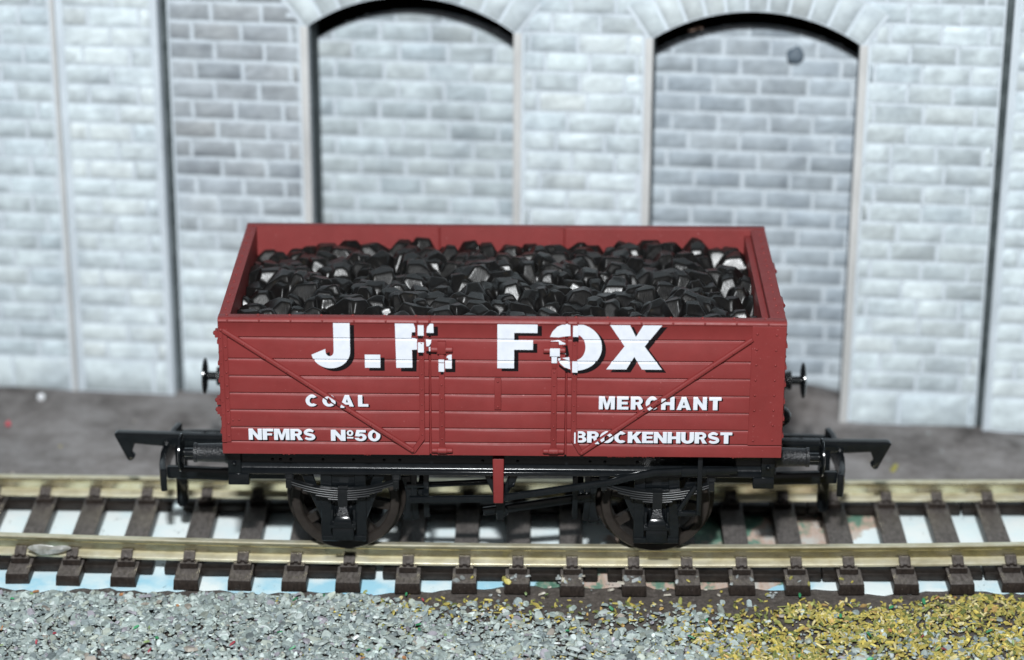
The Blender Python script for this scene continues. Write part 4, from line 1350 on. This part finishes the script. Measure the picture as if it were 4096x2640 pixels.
# ------------------------------------------------------------------ coal load: one moulded heap
def coal():
    x0, x1, y0, y1 = XL + 1.35, XR - 2.5, -14.62, 14.62
    d = 0.14
    gx = np.arange(x0, x1 + d * .5, d)
    gy = np.arange(y0, y1 + d * .5, d)
    X, Y = np.meshgrid(gx, gy)
    r = np.random.default_rng(5)
    def mound(x, y):
        ex = np.minimum(x - x0, x1 - x)
        ey = np.minimum(y - y0, y1 - y)
        return 29.05 + 0.55 * np.clip(ex / 6, 0, 1) * np.clip((ey + 3) / 7, 0, 1) + .35 * np.sin(x * .19 + 1) * np.sin(y * .3 + .5) - .6 * np.clip(1 - ex / 2.0, 0, 1) - .5 * np.clip((-10.5 - x) / 12, 0, 1) * np.clip((y - 2) / 9, 0, 1)
    Hm = np.full(X.shape, 26.5)
    pts = []
    sp = 2.7
    for j, cy in enumerate(np.arange(y0 - .3, y1 + 1, sp * .84)):
        for cx in np.arange(x0 - .5 + (sp / 2 if j % 2 else 0), x1 + 1, sp):
            pts.append((cx + r.normal(0, .6), cy + r.normal(0, .5)))
    r.shuffle(pts)
    for cx, cy in pts:
        big = r.uniform(.95, 1.7)
        top = mound(cx, cy) + r.normal(0, .30) + .2 * (big - 1)
        ia, ib = np.searchsorted(gx, cx - 3.4 * big), np.searchsorted(gx, cx + 3.4 * big)
        ja, jb = np.searchsorted(gy, cy - 3.4 * big), np.searchsorted(gy, cy + 3.4 * big)
        if ia >= ib or ja >= jb: continue
        u, v = X[ja:jb, ia:ib] - cx, Y[ja:jb, ia:ib] - cy
        h = top + r.normal(0, .13) * u + r.normal(-.02, .15) * v
        n = r.integers(4, 6)
        a0 = -PI / 2 + (r.normal(0, .3) if r.uniform() < .78 else r.uniform(.6, 2.2) * r.choice([-1, 1]))          # broken faces: one looks roughly to the front
        for k in range(n):
            a = a0 + 2 * PI * k / n + (r.normal(0, .22) if k else 0)
            reach = r.uniform(.5, 1.05) * big * (.72 if k == 0 else 1)
            sl = max(.9, r.normal(1.55, .24)) if k == 0 else r.uniform(.9, 3.0)
            h = np.minimum(h, top + .1 - sl * (u * math.cos(a) + v * math.sin(a) - reach * .72))
        if r.uniform() < .7:
            a = r.uniform(0, 2 * PI)
            h = np.minimum(h, top + .15 - r.uniform(.35, .8) * (u * math.cos(a) + v * math.sin(a) - .15))
        Hm[ja:jb, ia:ib] = np.maximum(Hm[ja:jb, ia:ib], h)
    # soften like a moulding
    for _ in range(1):
        P = np.pad(Hm, 1, mode='edge')
        Hm = .44 * Hm + .14 * (P[:-2, 1:-1] + P[2:, 1:-1] + P[1:-1, :-2] + P[1:-1, 2:])
    ny, nx_ = X.shape
    vs = np.stack([X, Y, Hm], -1).reshape(-1, 3)
    idx = np.arange(ny * nx_).reshape(ny, nx_)
    q = np.stack([idx[:-1, :-1], idx[:-1, 1:], idx[1:, 1:], idx[1:, :-1]], -1).reshape(-1, 4)
    # skirt down to the floor
    ring = np.concatenate([idx[0, :], idx[1:, -1], idx[-1, -2::-1], idx[-2:0:-1, 0]])
    low = vs[ring].copy()
    low[:, 2] = ZB + 1.05
    n0 = len(vs)
    vs = np.concatenate([vs, low])
    m = len(ring)
    k = np.arange(m)
    sk = np.stack([ring, n0 + k, n0 + (k + 1) % m, ring[(k + 1) % m]], -1)
    fs = np.concatenate([q, sk])
    me = bpy.data.meshes.new('coal_load')
    me.from_pydata(vs.tolist(), [], fs.tolist() + [tuple(int(n0 + i) for i in k[::-1])])
    for p_ in me.polygons: p_.use_smooth = True
    me.materials.append(M['coal'])
    o = bpy.data.objects.new('coal_load', me)
    COL.objects.link(o)
    return o
tag(coal(), 'glossy black moulded load of coal lumps heaped inside the red wagon', 'coal load')

# ------------------------------------------------------------------ loose scatter
def scatter(name, mat, pos, size, colours, kind):
    """merge many small flakes or shreds: pos (n,3), size (n,3) half extents"""
    n = len(pos)
    k = 8
    ang = np.linspace(0, 2 * PI, k, endpoint=False)
    rad = rng.uniform(.74, 1.12, (n, k))
    if kind == 'shred': rad = rng.uniform(.85, 1.1, (n, k))
    ca, sa = np.cos(ang)[None] * rad, np.sin(ang)[None] * rad
    bot = np.stack([ca, sa, -np.ones_like(ca)], -1)
    top = np.stack([ca * .8, sa * .8, np.ones_like(ca) * rng.uniform(.5, 1.2, (n, k))], -1)
    loc = np.concatenate([bot, top], 1) * size[:, None, :]
    yaw = rng.uniform(0, 2 * PI, n)
    tilt = rng.normal(0, .33 if kind == 'flake' else .45, n)
    roll = rng.normal(0, .33 if kind == 'flake' else .4, n)
    def rot(a, b_, c):
        cz, sz = np.cos(a), np.sin(a); cx, sx = np.cos(b_), np.sin(b_); cy, sy = np.cos(c), np.sin(c)
        Rz = np.zeros((n, 3, 3)); Rz[:, 0, 0] = cz; Rz[:, 0, 1] = -sz; Rz[:, 1, 0] = sz; Rz[:, 1, 1] = cz; Rz[:, 2, 2] = 1
        Rx = np.zeros((n, 3, 3)); Rx[:, 1, 1] = cx; Rx[:, 1, 2] = -sx; Rx[:, 2, 1] = sx; Rx[:, 2, 2] = cx; Rx[:, 0, 0] = 1
        Ry = np.zeros((n, 3, 3)); Ry[:, 0, 0] = cy; Ry[:, 0, 2] = sy; Ry[:, 2, 0] = -sy; Ry[:, 2, 2] = cy; Ry[:, 1, 1] = 1
        return Rx @ Ry @ Rz
    W = np.einsum('nij,nkj->nki', rot(yaw, tilt, roll), loc) + pos[:, None, :]
    vs = W.reshape(-1, 3)
    base = (np.arange(n) * 2 * k)[:, None]
    i = np.arange(k)
    sides = np.stack([i, (i + 1) % k, k + (i + 1) % k, k + i], -1)
    quads = (base[:, None] + sides[None]).reshape(-1, 4)
    caps = base + (k + i)[None]
    fs = [tuple(q) for q in quads.tolist()] + [tuple(c) for c in caps.tolist()]
    me = bpy.data.meshes.new(name)
    me.from_pydata(vs.tolist(), [], fs)
    at = me.color_attributes.new('tint', 'FLOAT_COLOR', 'POINT')
    c4 = np.concatenate([colours, np.ones((n, 1))], 1)
    at.data.foreach_set('color', np.repeat(c4, 2 * k, 0).astype(np.float32).ravel())
    me.materials.append(mat)
    o = bpy.data.objects.new(name, me)
    COL.objects.link(o)
    return o
def lownoise(x, y, s=0.15, p=0.0):
    return (np.sin(x * s + 1.3 + p) * np.cos(y * s * 1.7 + .4 + p) + .6 * np.sin(x * s * 2.9 + y * s * 2.1 + p * 2) + .4 * np.sin(x * s * 5.3 - y * s * 4.1 + p)) / 2
def smooth01(t): t = np.clip(t, 0, 1); return t * t * (3 - 2 * t)
def bank(x, y): return ZG + ground_height(x, y) + .05 + 0.35 * smooth01((-14.2 - y) / 5)

def yellow_density(x, y):
    # right-hand bank: boundary runs from (-4,-17) faintly to (35,-14) and dips towards (14,-28)
    a = smooth01((x - (8 + (y + 28) * 1.2 ) ) / 22) * smooth01((-12.6 - y + np.clip((x - 44) * .12, -3, 1.2)) / 2.2)
    hole = np.maximum(smooth01((38 - x) / 8) * smooth01((y + 17.5) / 3), .85 * np.exp(-((x - 41) / 5) ** 2 - ((y + 15.6) / 1.8) ** 2))
    return np.clip(a * (1 - .92 * hole) * (.50 + .5 * lownoise(x, y, .25, 2)), 0, 1)
def grey_density(x, y):
    edge = -13.2 - .5 * lownoise(x, y, .4) - 1.3 * smooth01((x + 20) / 12) * smooth01((34 - x) / 20)
    left = smooth01((edge - y) / 1.2)
    thin = smooth01((x + 18) / 12) * smooth01((y + 23.5) / 7)
    mid = smooth01((x - 10) / 22)
    d = left * (1 - .80 * thin) * (1 - .62 * np.exp(-((x - 13) / 12) ** 2) * smooth01((y + 27) / 6)) * (1 - .66 * mid)
    d *= np.where(x > 26, .42 + .45 * smooth01((-21 - y) / 6), 1)
    return np.clip(d, 0, 1)
def sample(n, dens, x0=-78, x1=78, y0=-44, y1=-12.2):
    x = rng.uniform(x0, x1, n)
    y = rng.uniform(y0, y1, n)
    keep = rng.uniform(0, 1, n) < dens(x, y)
    return x[keep], y[keep]
# grey slate ballast: fine dust-like chips under larger flat flakes
x1_, y1_ = sample(26000, grey_density)
x2_, y2_ = sample(17000, grey_density)
x, y = np.concatenate([x1_, x2_]), np.concatenate([y1_, y2_])
n = len(x)
gd = grey_density(x, y)
big = np.arange(n) >= len(x1_)
z = bank(x, y) + np.where(big, rng.uniform(.12, .45, n), rng.uniform(-.05, .32, n)) * gd
a = np.where(big, np.exp(rng.normal(-.90, .38, n)), np.exp(rng.normal(-1.35, .32, n)))
a = np.clip(a, .12, 1.05)
size = np.stack([a, a * rng.uniform(.42, .85, n), np.clip(a * .22, .05, .17)], -1)
pal = np.array([(.305, .365, .35), (.385, .445, .425), (.22, .265, .27), (.335, .375, .33), (.30, .29, .325), (.49, .55, .54), (.33, .30, .26)])
c = pal[rng.choice(7, n, p=[.29, .25, .20, .12, .05, .07, .02])] * np.exp(rng.normal(0, .2, (n, 1)))
o = scatter('ballast', M['flake'], np.stack([x, y, z], -1), size, np.clip(c, 0, .8), 'flake')
tag(o, 'grey green slate ballast chips spread along the front of the track', 'ballast', kind='stuff')
# yellow green scatter
x, y = sample(30000, yellow_density, -10, 80)
x2, y2 = sample(3600, lambda x, y: .5 * smooth01((-13.2 - y) / 2) * smooth01((x + 26) / 16) + .95 * np.exp(-((x + 11) / 8) ** 2 - ((y + 16.2) / 2.2) ** 2), -40, 40)
x, y = np.concatenate([x, x2]), np.concatenate([y, y2])
n = len(x)
z = bank(x, y) + rng.uniform(0, .5, n) * np.clip(yellow_density(x, y), .1, 1)
L_ = np.exp(rng.normal(-1.05, .38, n))
size = np.stack([L_, np.clip(L_ * rng.uniform(.22, .6, n), .06, .25), rng.uniform(.05, .12, n)], -1)
pal = np.array([(.47, .385, .095), (.37, .32, .09), (.24, .25, .08), (.57, .50, .25), (.14, .165, .05), (.45, .30, .11)])
c = pal[rng.choice(6, n, p=[.30, .24, .18, .13, .10, .05])] * np.exp(rng.normal(0, .18, (n, 1)))
o = scatter('ground_scatter', M['flock'], np.stack([x, y, z], -1), size, c, 'shred')
tag(o, 'yellow green sawdust scatter covering the right front of the board', 'scatter', kind='stuff')
# stray chips on sleepers, paper and soil; a few bright crumbs
px, py, pz = [], [], []
for sx, cnt in ((1.98, 7), (8.35, 12), (15.6, 8), (21.85, 4), (-4.3, 3), (28.3, 3), (34.75, 3), (40.95, 2)):
    for k in range(cnt):
        px.append(sx + random.uniform(-1.6, 1.6)); py.append(random.uniform(-13.0, -11.0)); pz.append(-2.85)
for k in range(70):
    xx = random.uniform(-6, 36)
    if min(abs(xx - s_) for s_ in SX) > 2.1:
        px.append(xx); py.append(random.uniform(-13.6, -11.2)); pz.append(ZG + .25)
for k in range(34):
    xx, yy_ = random.uniform(-75, 75), random.uniform(13, 38)
    px.append(xx); py.append(yy_); pz.append(float(ZG + ground_height(np.array(xx), np.array(yy_))))
n = len(px)
a = np.exp(rng.normal(-1.1, .35, n))
size = np.stack([a, a * .6, a * .22], -1)
pal = np.array([(.30, .33, .33), (.38, .41, .41), (.42, .36, .08), (.24, .26, .26), (.30, .28, .08), (.45, .42, .36)])
c = pal[rng.choice(6, n)]
o = scatter('stray_chips', M['flake'], np.stack([np.array(px), np.array(py), np.array(pz)], -1), size, c, 'flake')
tag(o, 'stray chips and crumbs fallen on the sleepers and bare board', 'chips', kind='stuff')
x, y = sample(55, lambda x, y: 1.0 + 0 * x, -60, 60, -30, -13.5)
n = len(x)
size = np.stack([rng.uniform(.2, .55, n), rng.uniform(.1, .25, n), rng.uniform(.05, .1, n)], -1)
pal = np.array([(.05, .28, .12), (.08, .36, .17), (.36, .06, .08), (.42, .20, .09), (.04, .22, .10), (.26, .36, .16)])
c = pal[rng.choice(6, n)]
o = scatter('coloured_crumbs', M['flake'], np.stack([x, y, bank(x, y) + .6], -1), size, c, 'shred')
tag(o, 'tiny green and red plastic crumbs lying among the ballast', 'crumbs', kind='stuff')

# ------------------------------------------------------------------ small single things
g = blob('glue_blob', (-53.0, -9.22, -.95), 1.1, 9, M['glue'], (1.75, .14, .55), sub=4, amt=.5)
tag(g, 'shiny dried glue smear on the side of the near rail', 'glue')
g = blob('glass_bead', (-63.9, 43.0, ZG + .6), .55, 2, M['glass'], amt=.02, sub=3)
tag(g, 'tiny clear glittering bead on the ground below the left pilaster', 'bead')
g = blob('red_crumb', (-66.8, 34.4, ZG + .35), .4, 4, plain('red_crumb', (.5, .06, .09), (.6, .1, .12), 1, .6))
tag(g, 'tiny pink red crumb on the bare ground at far left', 'crumb')
